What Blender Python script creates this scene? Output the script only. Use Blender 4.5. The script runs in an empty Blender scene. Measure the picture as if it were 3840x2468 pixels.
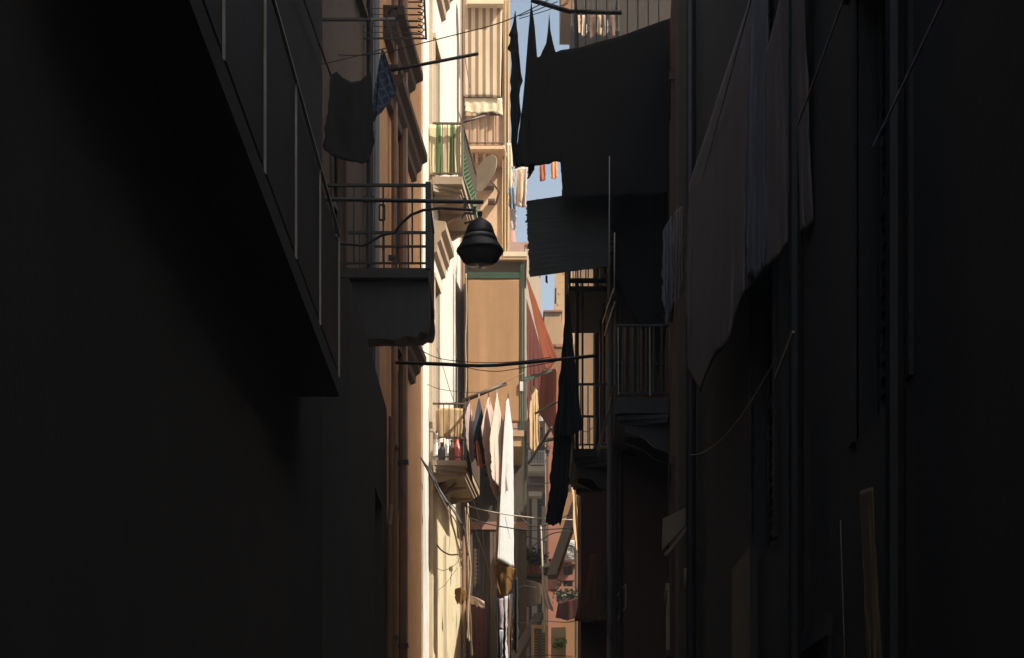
import bpy, math, random
from mathutils import Vector, noise
random.seed(7)
SC = bpy.context.scene
COL = SC.collection
R = math.radians
EYE = 1.6
def P(px, py, d):
    """a point d metres down the street, from its bearing"""
    return Vector(((px - 1200) * d / 4000.0, d, EYE + (2000 - py) * d / 4000.0))
def H(py, d): return EYE + (2000 - py) * d / 4000.0
def X(px, d): return (px - 1200) * d / 4000.0

# ------------------------------------------------------------------ materials
def newmat(name):
    m = bpy.data.materials.new(name); m.use_nodes = True
    nt = m.node_tree; nt.nodes.clear()
    out = nt.nodes.new('ShaderNodeOutputMaterial')
    b = nt.nodes.new('ShaderNodeBsdfPrincipled')
    nt.links.new(b.outputs[0], out.inputs[0])
    return m, nt, b, out
def coords(nt, scale=(1, 1, 1)):
    tc = nt.nodes.new('ShaderNodeTexCoord'); mp = nt.nodes.new('ShaderNodeMapping')
    mp.inputs['Scale'].default_value = scale
    nt.links.new(tc.outputs['Object'], mp.inputs[0])
    return mp.outputs[0]
def noise_tex(nt, vec, scale, detail=6, rough=.6, dist=0):
    n = nt.nodes.new('ShaderNodeTexNoise'); n.inputs['Scale'].default_value = scale
    n.inputs['Detail'].default_value = detail; n.inputs['Roughness'].default_value = rough
    n.inputs['Distortion'].default_value = dist
    nt.links.new(vec, n.inputs['Vector']); return n.outputs[0]
def ramp(nt, fac, a, b, ca, cb):
    r = nt.nodes.new('ShaderNodeValToRGB')
    r.color_ramp.elements[0].position = a; r.color_ramp.elements[1].position = b
    r.color_ramp.elements[0].color = (*ca, 1); r.color_ramp.elements[1].color = (*cb, 1)
    nt.links.new(fac, r.inputs[0]); return r.outputs[0]
def mix(nt, fac, a, b, mode='MIX'):
    m = nt.nodes.new('ShaderNodeMix'); m.data_type = 'RGBA'; m.blend_type = mode
    for sock, v in ((m.inputs[0], fac), (m.inputs[6], a), (m.inputs[7], b)):
        if isinstance(v, (int, float)): sock.default_value = v
        elif isinstance(v, tuple): sock.default_value = (*v, 1)
        else: nt.links.new(v, sock)
    return m.outputs[2]
def bump(nt, b, h, strength, dist=.02):
    n = nt.nodes.new('ShaderNodeBump'); n.inputs['Strength'].default_value = strength
    n.inputs['Distance'].default_value = dist
    nt.links.new(h, n.inputs['Height']); nt.links.new(n.outputs[0], b.inputs['Normal'])
def mul(c, k): return tuple(min(1, x * k) for x in c)

def plaster(name, col, stain=None, amount=.5, rough=.9, scale=1.0, peel=0.0, peelcol=(.3, .24, .18)):
    """lime plaster: cloudy tone, vertical rain streaks, flaked patches"""
    m, nt, b, o = newmat(name)
    v = coords(nt)
    c = ramp(nt, noise_tex(nt, v, 1.3 * scale, 8, .62), .3, .72, mul(col, 1 - .28 * amount), mul(col, 1.08))
    st = stain or mul(col, .45)
    vs = coords(nt, (3.2, 3.2, .22))
    streak = ramp(nt, noise_tex(nt, vs, 2.2 * scale, 7, .65), .5, .74, (0, 0, 0), (1, 1, 1))
    k = nt.nodes.new('ShaderNodeMath'); k.operation = 'MULTIPLY'; k.inputs[1].default_value = .55 * amount
    nt.links.new(streak, k.inputs[0])
    c = mix(nt, k.outputs[0], c, st)
    fine = noise_tex(nt, v, 38 * scale, 5, .7)
    c = mix(nt, .25 * amount, c, ramp(nt, fine, .35, .65, mul(col, .55), mul(col, 1.15)))
    if peel:
        pk = ramp(nt, noise_tex(nt, v, 2.6 * scale, 9, .7, .4), 1 - peel, 1 - peel + .03, (0, 0, 0), (1, 1, 1))
        c = mix(nt, pk, c, peelcol)
    nt.links.new(c, b.inputs['Base Color']); b.inputs['Roughness'].default_value = rough
    b.inputs['Specular IOR Level'].default_value = .25
    bump(nt, b, noise_tex(nt, v, 17 * scale, 9, .7), .35, .015)
    return m
def cloth_mat(name, col, trans=.18, var=.2, weave=220, tint=None, vert=True):
    m, nt, b, o = newmat(name)
    v = coords(nt, (6, 6, .5) if vert else (1, 1, 1))
    c = ramp(nt, noise_tex(nt, v, 1.6, 5, .6), .3, .7, mul(col, 1 - var), mul(col, 1 + var * .4))
    v2 = coords(nt)
    c = mix(nt, .2, c, ramp(nt, noise_tex(nt, v2, 5, 6, .7), .35, .7, mul(col, .7), mul(col, 1.15)))
    nt.links.new(c, b.inputs['Base Color']); b.inputs['Roughness'].default_value = .95
    b.inputs['Specular IOR Level'].default_value = .1
    bump(nt, b, noise_tex(nt, v2, weave, 2, .5), .25, .003)
    if trans:
        t = nt.nodes.new('ShaderNodeBsdfTranslucent'); nt.links.new(c, t.inputs[0])
        s = nt.nodes.new('ShaderNodeMixShader'); s.inputs[0].default_value = trans
        nt.links.new(b.outputs[0], s.inputs[1]); nt.links.new(t.outputs[0], s.inputs[2])
        nt.links.new(s.outputs[0], o.inputs[0])
    return m
def paint(name, col, rough=.45, metal=0.0, rust=.25, rustcol=(.11, .05, .025)):
    m, nt, b, o = newmat(name)
    v = coords(nt)
    f = ramp(nt, noise_tex(nt, v, 7, 9, .7), .56, .68, (0, 0, 0), (1, 1, 1))
    k = nt.nodes.new('ShaderNodeMath'); k.operation = 'MULTIPLY'; k.inputs[1].default_value = rust
    nt.links.new(f, k.inputs[0])
    base = ramp(nt, noise_tex(nt, v, 3, 5, .6), .3, .7, mul(col, .75), mul(col, 1.15))
    nt.links.new(mix(nt, k.outputs[0], base, rustcol), b.inputs['Base Color'])
    b.inputs['Roughness'].default_value = rough; b.inputs['Metallic'].default_value = metal
    bump(nt, b, noise_tex(nt, v, 60, 5, .7), .2, .004)
    return m
def wood(name, col, rough=.6, axis='z'):
    m, nt, b, o = newmat(name)
    v = coords(nt, (9, 9, .6) if axis == 'z' else (.6, .6, 9))
    c = ramp(nt, noise_tex(nt, v, 2.4, 8, .65, .6), .32, .7, mul(col, .55), mul(col, 1.25))
    nt.links.new(c, b.inputs['Base Color']); b.inputs['Roughness'].default_value = rough
    bump(nt, b, noise_tex(nt, v, 6, 8, .7), .3, .006)
    return m
def stripes(name, ca, cb, period, duty=.5, x0=0.0, trans=.15):
    m, nt, b, o = newmat(name)
    tc = nt.nodes.new('ShaderNodeTexCoord'); sp = nt.nodes.new('ShaderNodeSeparateXYZ')
    nt.links.new(tc.outputs['Object'], sp.inputs[0])
    a = nt.nodes.new('ShaderNodeMath'); a.operation = 'ADD'; a.inputs[1].default_value = 50 * period - x0
    nt.links.new(sp.outputs[0], a.inputs[0])
    d = nt.nodes.new('ShaderNodeMath'); d.operation = 'MODULO'; d.inputs[1].default_value = period
    nt.links.new(a.outputs[0], d.inputs[0])
    g = nt.nodes.new('ShaderNodeMath'); g.operation = 'LESS_THAN'; g.inputs[1].default_value = period * duty
    nt.links.new(d.outputs[0], g.inputs[0])
    v = coords(nt, (4, 4, .7))
    n = ramp(nt, noise_tex(nt, v, 2, 6, .6), .3, .7, (.78, .76, .72), (1, 1, 1))
    c = mix(nt, g.outputs[0], cb, ca); c = mix(nt, 1.0, c, n, 'MULTIPLY')
    nt.links.new(c, b.inputs['Base Color']); b.inputs['Roughness'].default_value = .95
    t = nt.nodes.new('ShaderNodeBsdfTranslucent'); nt.links.new(c, t.inputs[0])
    s = nt.nodes.new('ShaderNodeMixShader'); s.inputs[0].default_value = trans
    nt.links.new(b.outputs[0], s.inputs[1]); nt.links.new(t.outputs[0], s.inputs[2])
    nt.links.new(s.outputs[0], o.inputs[0])
    bump(nt, b, noise_tex(nt, coords(nt), 200, 2, .5), .2, .003)
    return m
def plaid(name, ca, cb, period):
    m, nt, b, o = newmat(name)
    tc = nt.nodes.new('ShaderNodeTexCoord'); sp = nt.nodes.new('ShaderNodeSeparateXYZ')
    mp = nt.nodes.new('ShaderNodeMapping'); mp.inputs['Rotation'].default_value = (0, R(25), 0)
    nt.links.new(tc.outputs['Object'], mp.inputs[0]); nt.links.new(mp.outputs[0], sp.inputs[0])
    vals = []
    for k in (0, 2):
        a = nt.nodes.new('ShaderNodeMath'); a.operation = 'ADD'; a.inputs[1].default_value = 50 * period
        d = nt.nodes.new('ShaderNodeMath'); d.operation = 'MODULO'; d.inputs[1].default_value = period
        g = nt.nodes.new('ShaderNodeMath'); g.operation = 'LESS_THAN'; g.inputs[1].default_value = period * .22
        nt.links.new(sp.outputs[k], a.inputs[0]); nt.links.new(a.outputs[0], d.inputs[0]); nt.links.new(d.outputs[0], g.inputs[0])
        vals.append(g.outputs[0])
    mx = nt.nodes.new('ShaderNodeMath'); mx.operation = 'MAXIMUM'
    nt.links.new(vals[0], mx.inputs[0]); nt.links.new(vals[1], mx.inputs[1])
    nt.links.new(mix(nt, mx.outputs[0], ca, cb), b.inputs['Base Color']); b.inputs['Roughness'].default_value = .95
    return m
def simple(name, col, rough=.5, metal=0, alpha=None):
    m, nt, b, o = newmat(name)
    v = coords(nt)
    nt.links.new(ramp(nt, noise_tex(nt, v, 9, 6, .6), .3, .7, mul(col, .75), mul(col, 1.15)), b.inputs['Base Color'])
    b.inputs['Roughness'].default_value = rough; b.inputs['Metallic'].default_value = metal
    return m

M = {}
M['white_plaster'] = plaster('white_plaster', (.51, .482, .43), (.4, .3, .19), .45)
M['golden_plaster'] = plaster('golden_plaster', (.52, .44, .29), (.34, .22, .1), .6)
M['tan_plaster'] = plaster('tan_plaster', (.4, .26, .15), (.2, .12, .065), .55)
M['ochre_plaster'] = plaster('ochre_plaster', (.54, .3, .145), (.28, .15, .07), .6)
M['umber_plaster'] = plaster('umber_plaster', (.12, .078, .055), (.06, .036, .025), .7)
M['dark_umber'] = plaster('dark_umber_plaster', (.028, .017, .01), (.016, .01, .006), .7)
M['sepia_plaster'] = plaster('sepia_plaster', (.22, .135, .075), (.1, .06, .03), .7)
M['speckled'] = plaster('speckled_plaster', (.5, .33, .22), (.2, .12, .08), .9, scale=3)
M['peeling'] = plaster('peeling_plaster', (.56, .38, .25), (.3, .19, .11), .6, peel=.4, peelcol=(.2, .12, .075))
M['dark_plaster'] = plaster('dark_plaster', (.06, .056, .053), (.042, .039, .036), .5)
M['grimy_plaster'] = plaster('grimy_plaster', (.085, .065, .05), (.04, .03, .022), .9)  # dark tone stands in for the shade under the loggia
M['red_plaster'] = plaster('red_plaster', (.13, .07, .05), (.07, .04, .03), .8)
M['coral'] = plaster('coral_plaster', (.29, .13, .09), (.25, .09, .05), .5)
M['yellow_plaster'] = plaster('yellow_plaster', (.25, .13, .058), (.3, .16, .06), .5)
M['rose_plaster'] = plaster('rose_plaster', (.33, .17, .12), (.17, .09, .06), .6)
M['brown_wall'] = plaster('brown_wall', (.12, .085, .06), (.08, .05, .03), .7)
M['greybeige'] = plaster('greybeige_plaster', (.42, .33, .24), (.24, .18, .12), .5)
M['stone'] = plaster('rough_stone', (.48, .31, .17), (.2, .12, .06), 1.0, scale=2.2, peel=.42, peelcol=(.2, .12, .07))
M['concrete'] = plaster('concrete', (.33, .25, .17), (.13, .09, .055), .9, scale=2)
M['trim'] = plaster('stone_trim', (.5, .38, .26), (.25, .17, .1), .7, scale=2)
M['dirt_trim'] = plaster('dirty_trim', (.085, .055, .038), (.07, .045, .03), .8, scale=2)  # trim colour darkened to imitate hoods lying in shade
M['asphalt'] = plaster('basalt_paving', (.06, .057, .053), (.03, .028, .026), .6)
M['iron'] = paint('black_iron', (.022, .021, .02), .5, 0, .3)
M['iron_gloss'] = paint('worn_iron', (.13, .115, .1), .3, .85, .35)
M['brown_iron'] = paint('brown_iron', (.09, .06, .04), .55, 0, .4)
M['green_paint'] = paint('green_paint', (.014, .04, .019), .5, 0, .25)
M['white_paint'] = paint('white_paint', (.72, .7, .66), .5, 0, .15)
M['zinc'] = paint('zinc_pipe', (.2, .19, .17), .5, .5, .3)
M['copper_pipe'] = paint('brown_pipe', (.2, .105, .055), .6, 0, .2)
M['cable'] = simple('black_cable', (.012, .012, .012), .55)
M['cable_tan'] = simple('tan_cable', (.3, .2, .12), .6)
M['rope'] = simple('pale_rope', (.45, .37, .27), .8)
M['shutter'] = wood('brown_shutter', (.085, .05, .03))
M['dark_wood'] = wood('dark_wood', (.035, .03, .026))
M['door_wood'] = wood('door_wood', (.055, .036, .026))
M['pole_wood'] = wood('pole_wood', (.1, .06, .035))
M['bamboo'] = wood('bamboo', (.03, .027, .023), axis='x')
M['bare_steel'] = paint('bare_steel', (.4, .37, .33), .35, 0, .2)  # pale tone paints glints on rails and rods; plain colour on pegs
M['glass'] = simple('dark_glass', (.02, .022, .024), .08)
M['tile'] = plaster('roof_tile', (.3, .13, .07), (.12, .06, .035), .8, scale=2)
M['beige_canvas'] = cloth_mat('beige_canvas', (.37, .215, .115), .12, .12)
M['cream_canvas'] = cloth_mat('cream_canvas', (.66, .56, .4), .1, .08)
M['white_cotton'] = cloth_mat('white_cotton', (.52, .52, .515), .2, .05)
M['cream_cotton'] = cloth_mat('cream_cotton', (.62, .5, .42), .25, .12)
M['pink_cotton'] = cloth_mat('pink_cotton', (.56, .42, .36), .25, .2)
M['rose_cotton'] = cloth_mat('rose_cotton', (.46, .33, .3), .2, .2)
M['denim'] = cloth_mat('denim', (.05, .055, .07), .05, .3)
M['light_denim'] = cloth_mat('light_denim', (.2, .29, .38), .1, .35)
M['orange_cotton'] = cloth_mat('orange_cotton', (.45, .15, .085), .3, .15)
M['peach_cotton'] = cloth_mat('peach_cotton', (.8, .42, .2), .35, .15)
M['red_canvas'] = cloth_mat('red_canvas', (.14, .036, .016), .08, .35)
M['black_cotton'] = cloth_mat('black_cotton', (.03, .03, .03), .02, .2)
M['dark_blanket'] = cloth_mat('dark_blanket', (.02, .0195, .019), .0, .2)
M['navy_cotton'] = cloth_mat('navy_cotton', (.03, .032, .036), .02, .3)
M['grey_cotton'] = cloth_mat('grey_cotton', (.27, .21, .19), .12, .2)
M['blue_grey_cotton'] = cloth_mat('blue_grey_cotton', (.22, .205, .225), .12, .2)
M['mustard'] = cloth_mat('mustard_cotton', (.17, .09, .03), .2, .6, vert=False)
M['maroon_cotton'] = cloth_mat('maroon_cotton', (.1, .032, .028), .1, .3)
M['ochre_cotton'] = cloth_mat('ochre_cotton', (.3, .2, .12), .1, .3)
M['tan_cotton'] = cloth_mat('tan_cotton', (.52, .36, .2), .2, .2)
M['mocha_cotton'] = cloth_mat('mocha_cotton', (.15, .085, .06), .15, .3)
M['lilac_cotton'] = cloth_mat('lilac_cotton', (.5, .4, .42), .25, .15)
M['leaf'] = simple('leaf', (.03, .05, .016), .6)
M['leaf_light'] = simple('light_leaf', (.06, .2, .02), .6)
M['flower'] = simple('flower', (.5, .06, .06), .6)
M['terracotta'] = plaster('terracotta', (.35, .13, .07), (.2, .08, .05), .5, scale=3)
M['green_net'] = cloth_mat('green_net', (.2, .3, .19), .2, .3)
M['lamp_shade'] = paint('lamp_black', (.02, .02, .02), .45, .2, .2)
M['lamp_glass'] = simple('smoky_glass', (.05, .042, .038), .25)
M['dish'] = paint('dish_grey', (.2, .15, .105), .6, 0, .1)
M['stripe'] = stripes('striped_canvas', (.26, .19, .14), (.7, .53, .35), .152, .46, x0=.02)
M['reed'] = stripes('striped_fabric', (.08, .2, .07), (.72, .6, .36), .26, .34, x0=.09)
M['plaid'] = plaid('plaid_cotton', (.025, .04, .08), (.1, .12, .17), .09)
M['red_plastic'] = simple('red_plastic', (.5, .05, .03), .4)
M['yellow_plastic'] = simple('yellow_plastic', (.5, .3, .05), .4)
M['blue_plastic'] = simple('blue_plastic', (.05, .12, .3), .4)

# ------------------------------------------------------------------ mesh helpers
ORG = {}
def thing(name, label, cat, loc=(0, 0, 0), group=None):
    o = bpy.data.objects.new(name, None); COL.objects.link(o)
    o.location = loc; o.empty_display_size = .2
    o['label'] = label; o['category'] = cat
    if group: o['group'] = group
    ORG[o.name] = Vector(loc); return o
def tag(o, label, cat, group=None):
    o['label'] = label; o['category'] = cat
    if group: o['group'] = group
    return o
class MB:
    def __init__(s): s.v = []; s.f = []
    def add(s, vs, fs):
        n = len(s.v); s.v += [Vector(v) for v in vs]; s.f += [tuple(i + n for i in f) for f in fs]; return s
    def quad(s, a, b, c, d): return s.add([a, b, c, d], [(0, 1, 2, 3)])
    def box(s, lo, hi):
        (a, b, c), (d, e, f) = lo, hi
        return s.add([(a, b, c), (d, b, c), (d, e, c), (a, e, c), (a, b, f), (d, b, f), (d, e, f), (a, e, f)],
                     [(0, 3, 2, 1), (4, 5, 6, 7), (0, 1, 5, 4), (1, 2, 6, 5), (2, 3, 7, 6), (3, 0, 4, 7)])
    def prism(s, poly, z0, z1):
        n = len(poly)
        vs = [(x, y, z0) for x, y in poly] + [(x, y, z1) for x, y in poly]
        return s.add(vs, [tuple(range(n))[::-1], tuple(range(n, 2 * n))] + [(i, (i + 1) % n, n + (i + 1) % n, n + i) for i in range(n)])
    def extrude(s, prof, a, b):
        """profile of points (Vector offsets) swept from a to b"""
        n = len(prof)
        vs = [a + Vector(p) for p in prof] + [b + Vector(p) for p in prof]
        return s.add(vs, [tuple(range(n))[::-1], tuple(range(n, 2 * n))] + [(i, (i + 1) % n, n + (i + 1) % n, n + i) for i in range(n)])
    def bar(s, a, b, w, h=None):
        a, b = Vector(a), Vector(b); h = h or w
        d = (b - a).normalized(); up = Vector((0, 0, 1)) if abs(d.z) < .9 else Vector((0, 1, 0))
        u = d.cross(up).normalized() * w / 2; t = u.cross(d).normalized() * h / 2
        return s.extrude([u + t, -u + t, -u - t, u - t], a, b)
    def tube(s, pts, r, n=6, r2=None):
        pts = [Vector(p) for p in pts]; m = len(pts); vs = []; fs = []
        for i, p in enumerate(pts):
            d = (pts[min(i + 1, m - 1)] - pts[max(i - 1, 0)]).normalized()
            up = Vector((0, 0, 1)) if abs(d.z) < .9 else Vector((0, 1, 0))
            u = d.cross(up).normalized(); t = u.cross(d).normalized()
            rr = r if r2 is None else r + (r2 - r) * i / max(1, m - 1)
            for k in range(n):
                a = 2 * math.pi * k / n; vs.append(p + (u * math.cos(a) + t * math.sin(a)) * rr)
        for i in range(m - 1):
            for k in range(n): fs.append((i * n + k, i * n + (k + 1) % n, (i + 1) * n + (k + 1) % n, (i + 1) * n + k))
        fs.append(tuple(range(n))[::-1]); fs.append(tuple(range((m - 1) * n, m * n)))
        return s.add(vs, fs)
    def lathe(s, prof, c, n=20):
        c = Vector(c); vs = []; fs = []
        for r, z in prof:
            for k in range(n):
                a = 2 * math.pi * k / n; vs.append(c + Vector((r * math.cos(a), r * math.sin(a), z)))
        for i in range(len(prof) - 1):
            for k in range(n): fs.append((i * n + k, i * n + (k + 1) % n, (i + 1) * n + (k + 1) % n, (i + 1) * n + k))
        fs.append(tuple(range(n))); fs.append(tuple(range((len(prof) - 1) * n, len(prof) * n)))
        return s.add(vs, fs)
    def build(s, name, mat, parent=None, smooth=False, solid=0, bevel=0):
        root = None
        if parent is not None: org = ORG[parent.name]
        else:
            zs = min(v.z for v in s.v); cx = sum(v.x for v in s.v) / len(s.v); cy = sum(v.y for v in s.v) / len(s.v)
            org = Vector((cx, cy, zs))
        me = bpy.data.meshes.new(name); me.from_pydata([v - org for v in s.v], [], s.f); me.update()
        if smooth:
            me.shade_smooth()
        me.materials.append(M[mat])
        o = bpy.data.objects.new(name, me); COL.objects.link(o)
        if parent is not None:
            o.parent = parent
        else: o.location = org
        ORG[o.name] = org
        if solid:
            md = o.modifiers.new('thick', 'SOLIDIFY'); md.thickness = solid; md.offset = 0
        if bevel:
            md = o.modifiers.new('edge', 'BEVEL'); md.width = bevel; md.segments = 2; md.limit_method = 'ANGLE'
        return o
def struct(o): o['kind'] = 'structure'; return o

def facade(p0, p1, z0, z1, inward, depth, openings=(), recess=.28):
    """a block whose street face runs p0->p1 with real recessed openings (u0,u1,h0,h1 in metres along it)"""
    mb = MB(); p0 = Vector((*p0, 0)); p1 = Vector((*p1, 0)); L = (p1 - p0).length; d = (p1 - p0) / L
    n = Vector((*inward, 0)).normalized()
    us = sorted({0, L, *[o[0] for o in openings], *[o[1] for o in openings]})
    hs = sorted({z0, z1, *[o[2] for o in openings], *[o[3] for o in openings]})
    def pt(u, h, k=0): return p0 + d * u + n * k + Vector((0, 0, h))
    for i in range(len(us) - 1):
        for j in range(len(hs) - 1):
            um, hm = (us[i] + us[i + 1]) / 2, (hs[j] + hs[j + 1]) / 2
            if any(o[0] < um < o[1] and o[2] < hm < o[3] for o in openings): continue
            mb.quad(pt(us[i], hs[j]), pt(us[i + 1], hs[j]), pt(us[i + 1], hs[j + 1]), pt(us[i], hs[j + 1]))
    for u0, u1, h0, h1 in [o[:4] for o in openings]:
        r = recess
        for a, b in (((u0, h0), (u0, h1)), ((u1, h1), (u1, h0)), ((u0, h1), (u1, h1)), ((u1, h0), (u0, h0))):
            mb.quad(pt(*a), pt(*b), pt(*b, r), pt(*a, r))
        mb.quad(pt(u0, h0, r), pt(u1, h0, r), pt(u1, h1, r), pt(u0, h1, r))
    a, b, c, e = pt(0, z0), pt(L, z0), pt(L, z0, depth), pt(0, z0, depth); t = Vector((0, 0, z1 - z0))
    mb.quad(b, c, c + t, b + t); mb.quad(c, e, e + t, c + t); mb.quad(e, a, a + t, e + t)
    mb.quad(a + t, b + t, c + t, e + t)
    mb.pt = pt; mb.L = L; mb.d = d; mb.n = n
    return mb
def louvre(pt, u0, u1, h0, h1, k, parent, name='shutter', mat='shutter', slats=True):
    """two leaves standing in the opening with real slats"""
    um = (u0 + u1) / 2
    for a, b in ((u0 + .02, um - .01), (um + .01, u1 - .02)):
        mb = MB(); w = .06
        for x0, x1, y0, y1 in ((a, a + w, h0, h1), (b - w, b, h0, h1), (a + w, b - w, h0, h0 + .12), (a + w, b - w, h1 - .08, h1), (a + w, b - w, (h0 + h1) / 2 - .04, (h0 + h1) / 2 + .04)):
            p = [pt(x0, y0, k), pt(x1, y0, k), pt(x1, y1, k), pt(x0, y1, k)]; q = [pt(x0, y0, k + .04), pt(x1, y0, k + .04), pt(x1, y1, k + .04), pt(x0, y1, k + .04)]
            mb.add(p + q, [(0, 1, 2, 3), (7, 6, 5, 4), (0, 4, 5, 1), (1, 5, 6, 2), (2, 6, 7, 3), (3, 7, 4, 0)])
        n = int((h1 - h0) / .09)
        for i in range(n):
            z = h0 + .12 + (h1 - h0 - .2) * i / n
            mb.quad(pt(a + w, z, k + .004), pt(b - w, z, k + .004), pt(b - w, z + .07, k + .036), pt(a + w, z + .07, k + .036))
        mb.build(name, mat, parent)
def frame(pt, u0, u1, h0, h1, w, k, parent, mat='trim', name='window_frame', sill=True):
    mb = MB()
    for x0, x1, y0, y1, kk in ((u0 - w, u0, h0, h1, k), (u1, u1 + w, h0, h1, k), (u0 - w - .02, u1 + w + .02, h1, h1 + w, k - .02)) + (((u0 - w - .06, u1 + w + .06, h0 - .08, h0, k - .06),) if sill else ()):
        p = [pt(x0, y0, kk), pt(x1, y0, kk), pt(x1, y1, kk), pt(x0, y1, kk)]; q = [pt(x0, y0, .01), pt(x1, y0, .01), pt(x1, y1, .01), pt(x0, y1, .01)]
        mb.add(p + q, [(0, 1, 2, 3), (7, 6, 5, 4), (0, 4, 5, 1), (1, 5, 6, 2), (2, 6, 7, 3), (3, 7, 4, 0)])
    return mb.build(name, mat, parent)
def cornice(pt, u0, u1, h, out, parent, mat='trim', tall=.42, name='cornice'):
    """moulded window hood, stepping out upwards"""
    mb = MB(); prof = [(0, 0), (.3, .06), (.34, .3), (.6, .42), (.66, .62), (1, .72), (1, .95), (.2, 1.0), (0, 1.0)]
    a = [pt(u0, h + z * tall, -out * k + (.004 if k == 0 else 0)) for k, z in prof]; b = [pt(u1, h + z * tall, -out * k + (.004 if k == 0 else 0)) for k, z in prof]
    n = len(prof); mb.add(a + b, [tuple(range(n)), tuple(range(n, 2 * n))[::-1]] + [(i, n + i, n + (i + 1) % n, (i + 1) % n) for i in range(n)])
    return mb.build(name, mat, parent)
def smoothstep(t): return t * t * (3 - 2 * t)
def cloth(name, label, cat, mat, ribs, d, amp=.04, freq=4, nv=26, sub=8, rag=2.0, seed=None, parent=None, group=None, thick=.006, grow=True):
    """hanging fabric through ribs (xt,yt,xb,yb[,distance]); folds are modelled in depth"""
    sd = seed if seed is not None else random.random() * 100
    rib = [tuple(r) if len(r) == 5 else (*r, d) for r in ribs]
    cols = []
    for i in range(len(rib) - 1):
        for k in range(sub + (1 if i == len(rib) - 2 else 0)):
            t = k / sub; cols.append([a + (b - a) * t for a, b in zip(rib[i], rib[i + 1])])
    nu = len(cols); vs = []
    for i, (xt, yt, xb, yb, dd) in enumerate(cols):
        u = i / (nu - 1)
        for j in range(nv + 1):
            v = j / nv
            edge = 1 if i in (0, nu - 1) else 0
            nz = noise.noise((u * 3 + sd, v * 2.2, sd))
            x = xt + (xb - xt) * v + edge * rag * noise.noise((v * 9, sd, i)) * (0.3 + v) + nz * rag * .6 * v
            y = yt + (yb - yt) * v + (v ** 3) * rag * 1.3 * noise.noise((u * 8, sd + 3, 0))
            k = (.25 + .75 * v) if grow else 1
            ph = 2 * math.pi * freq * (u + .16 * noise.noise((u * 2.4, v * .9, sd + 2))) + sd + 1.6 * nz
            f = (.45 + 1.1 * abs(noise.noise((u * 2.7, v * .6, sd + 11)))) * math.sin(ph) + .7 * noise.noise((u * freq * 1.7, v * 2.1, sd + 7)) + .25 * noise.noise((u * freq * 5, v * 7, sd + 9))
            p = P(x, y, dd); p.y += amp * k * f
            vs.append(p)
    fs = [(i * (nv + 1) + j, (i + 1) * (nv + 1) + j, (i + 1) * (nv + 1) + j + 1, i * (nv + 1) + j + 1) for i in range(nu - 1) for j in range(nv)]
    o = MB().add(vs, fs).build(name, mat, parent, smooth=True, solid=thick)
    if parent is None: tag(o, label, cat, group)
    return o
def catenary(a, b, sag, n=20):
    a, b = Vector(a), Vector(b)
    return [a.lerp(b, i / n) - Vector((0, 0, sag * 4 * (i / n) * (1 - i / n))) for i in range(n + 1)]
def wire(label, a, b, sag, r, mat='cable', name='cable', cat='cable', group=None, wob=0):
    pts = catenary(a, b, sag)
    if wob:
        for i, p in enumerate(pts[1:-1]): p += Vector((noise.noise((i * .7, label.__len__(), 1)), 0, noise.noise((i * .7, 5, label.__len__())))) * wob
    return tag(MB().tube(pts, r, 5).build(name, mat, smooth=True), label, cat, group)
def polywire(label, pix, d, r, mat='cable', name='cable', cat='cable', group=None):
    """cable through bends; smoothed"""
    pts = [P(*q) if len(q) == 3 else P(*q, d) for q in pix]; out = []
    for i in range(len(pts) - 1):
        p0, p1, p2, p3 = pts[max(i - 1, 0)], pts[i], pts[i + 1], pts[min(i + 2, len(pts) - 1)]
        for k in range(5):
            t = k / 5
            out.append(.5 * ((2 * p1) + (p2 - p0) * t + (2 * p0 - 5 * p1 + 4 * p2 - p3) * t * t + (3 * p1 - p0 - 3 * p2 + p3) * t ** 3))
    out.append(pts[-1])
    return tag(MB().tube(out, r, 5).build(name, mat, smooth=True), label, cat, group)
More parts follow.
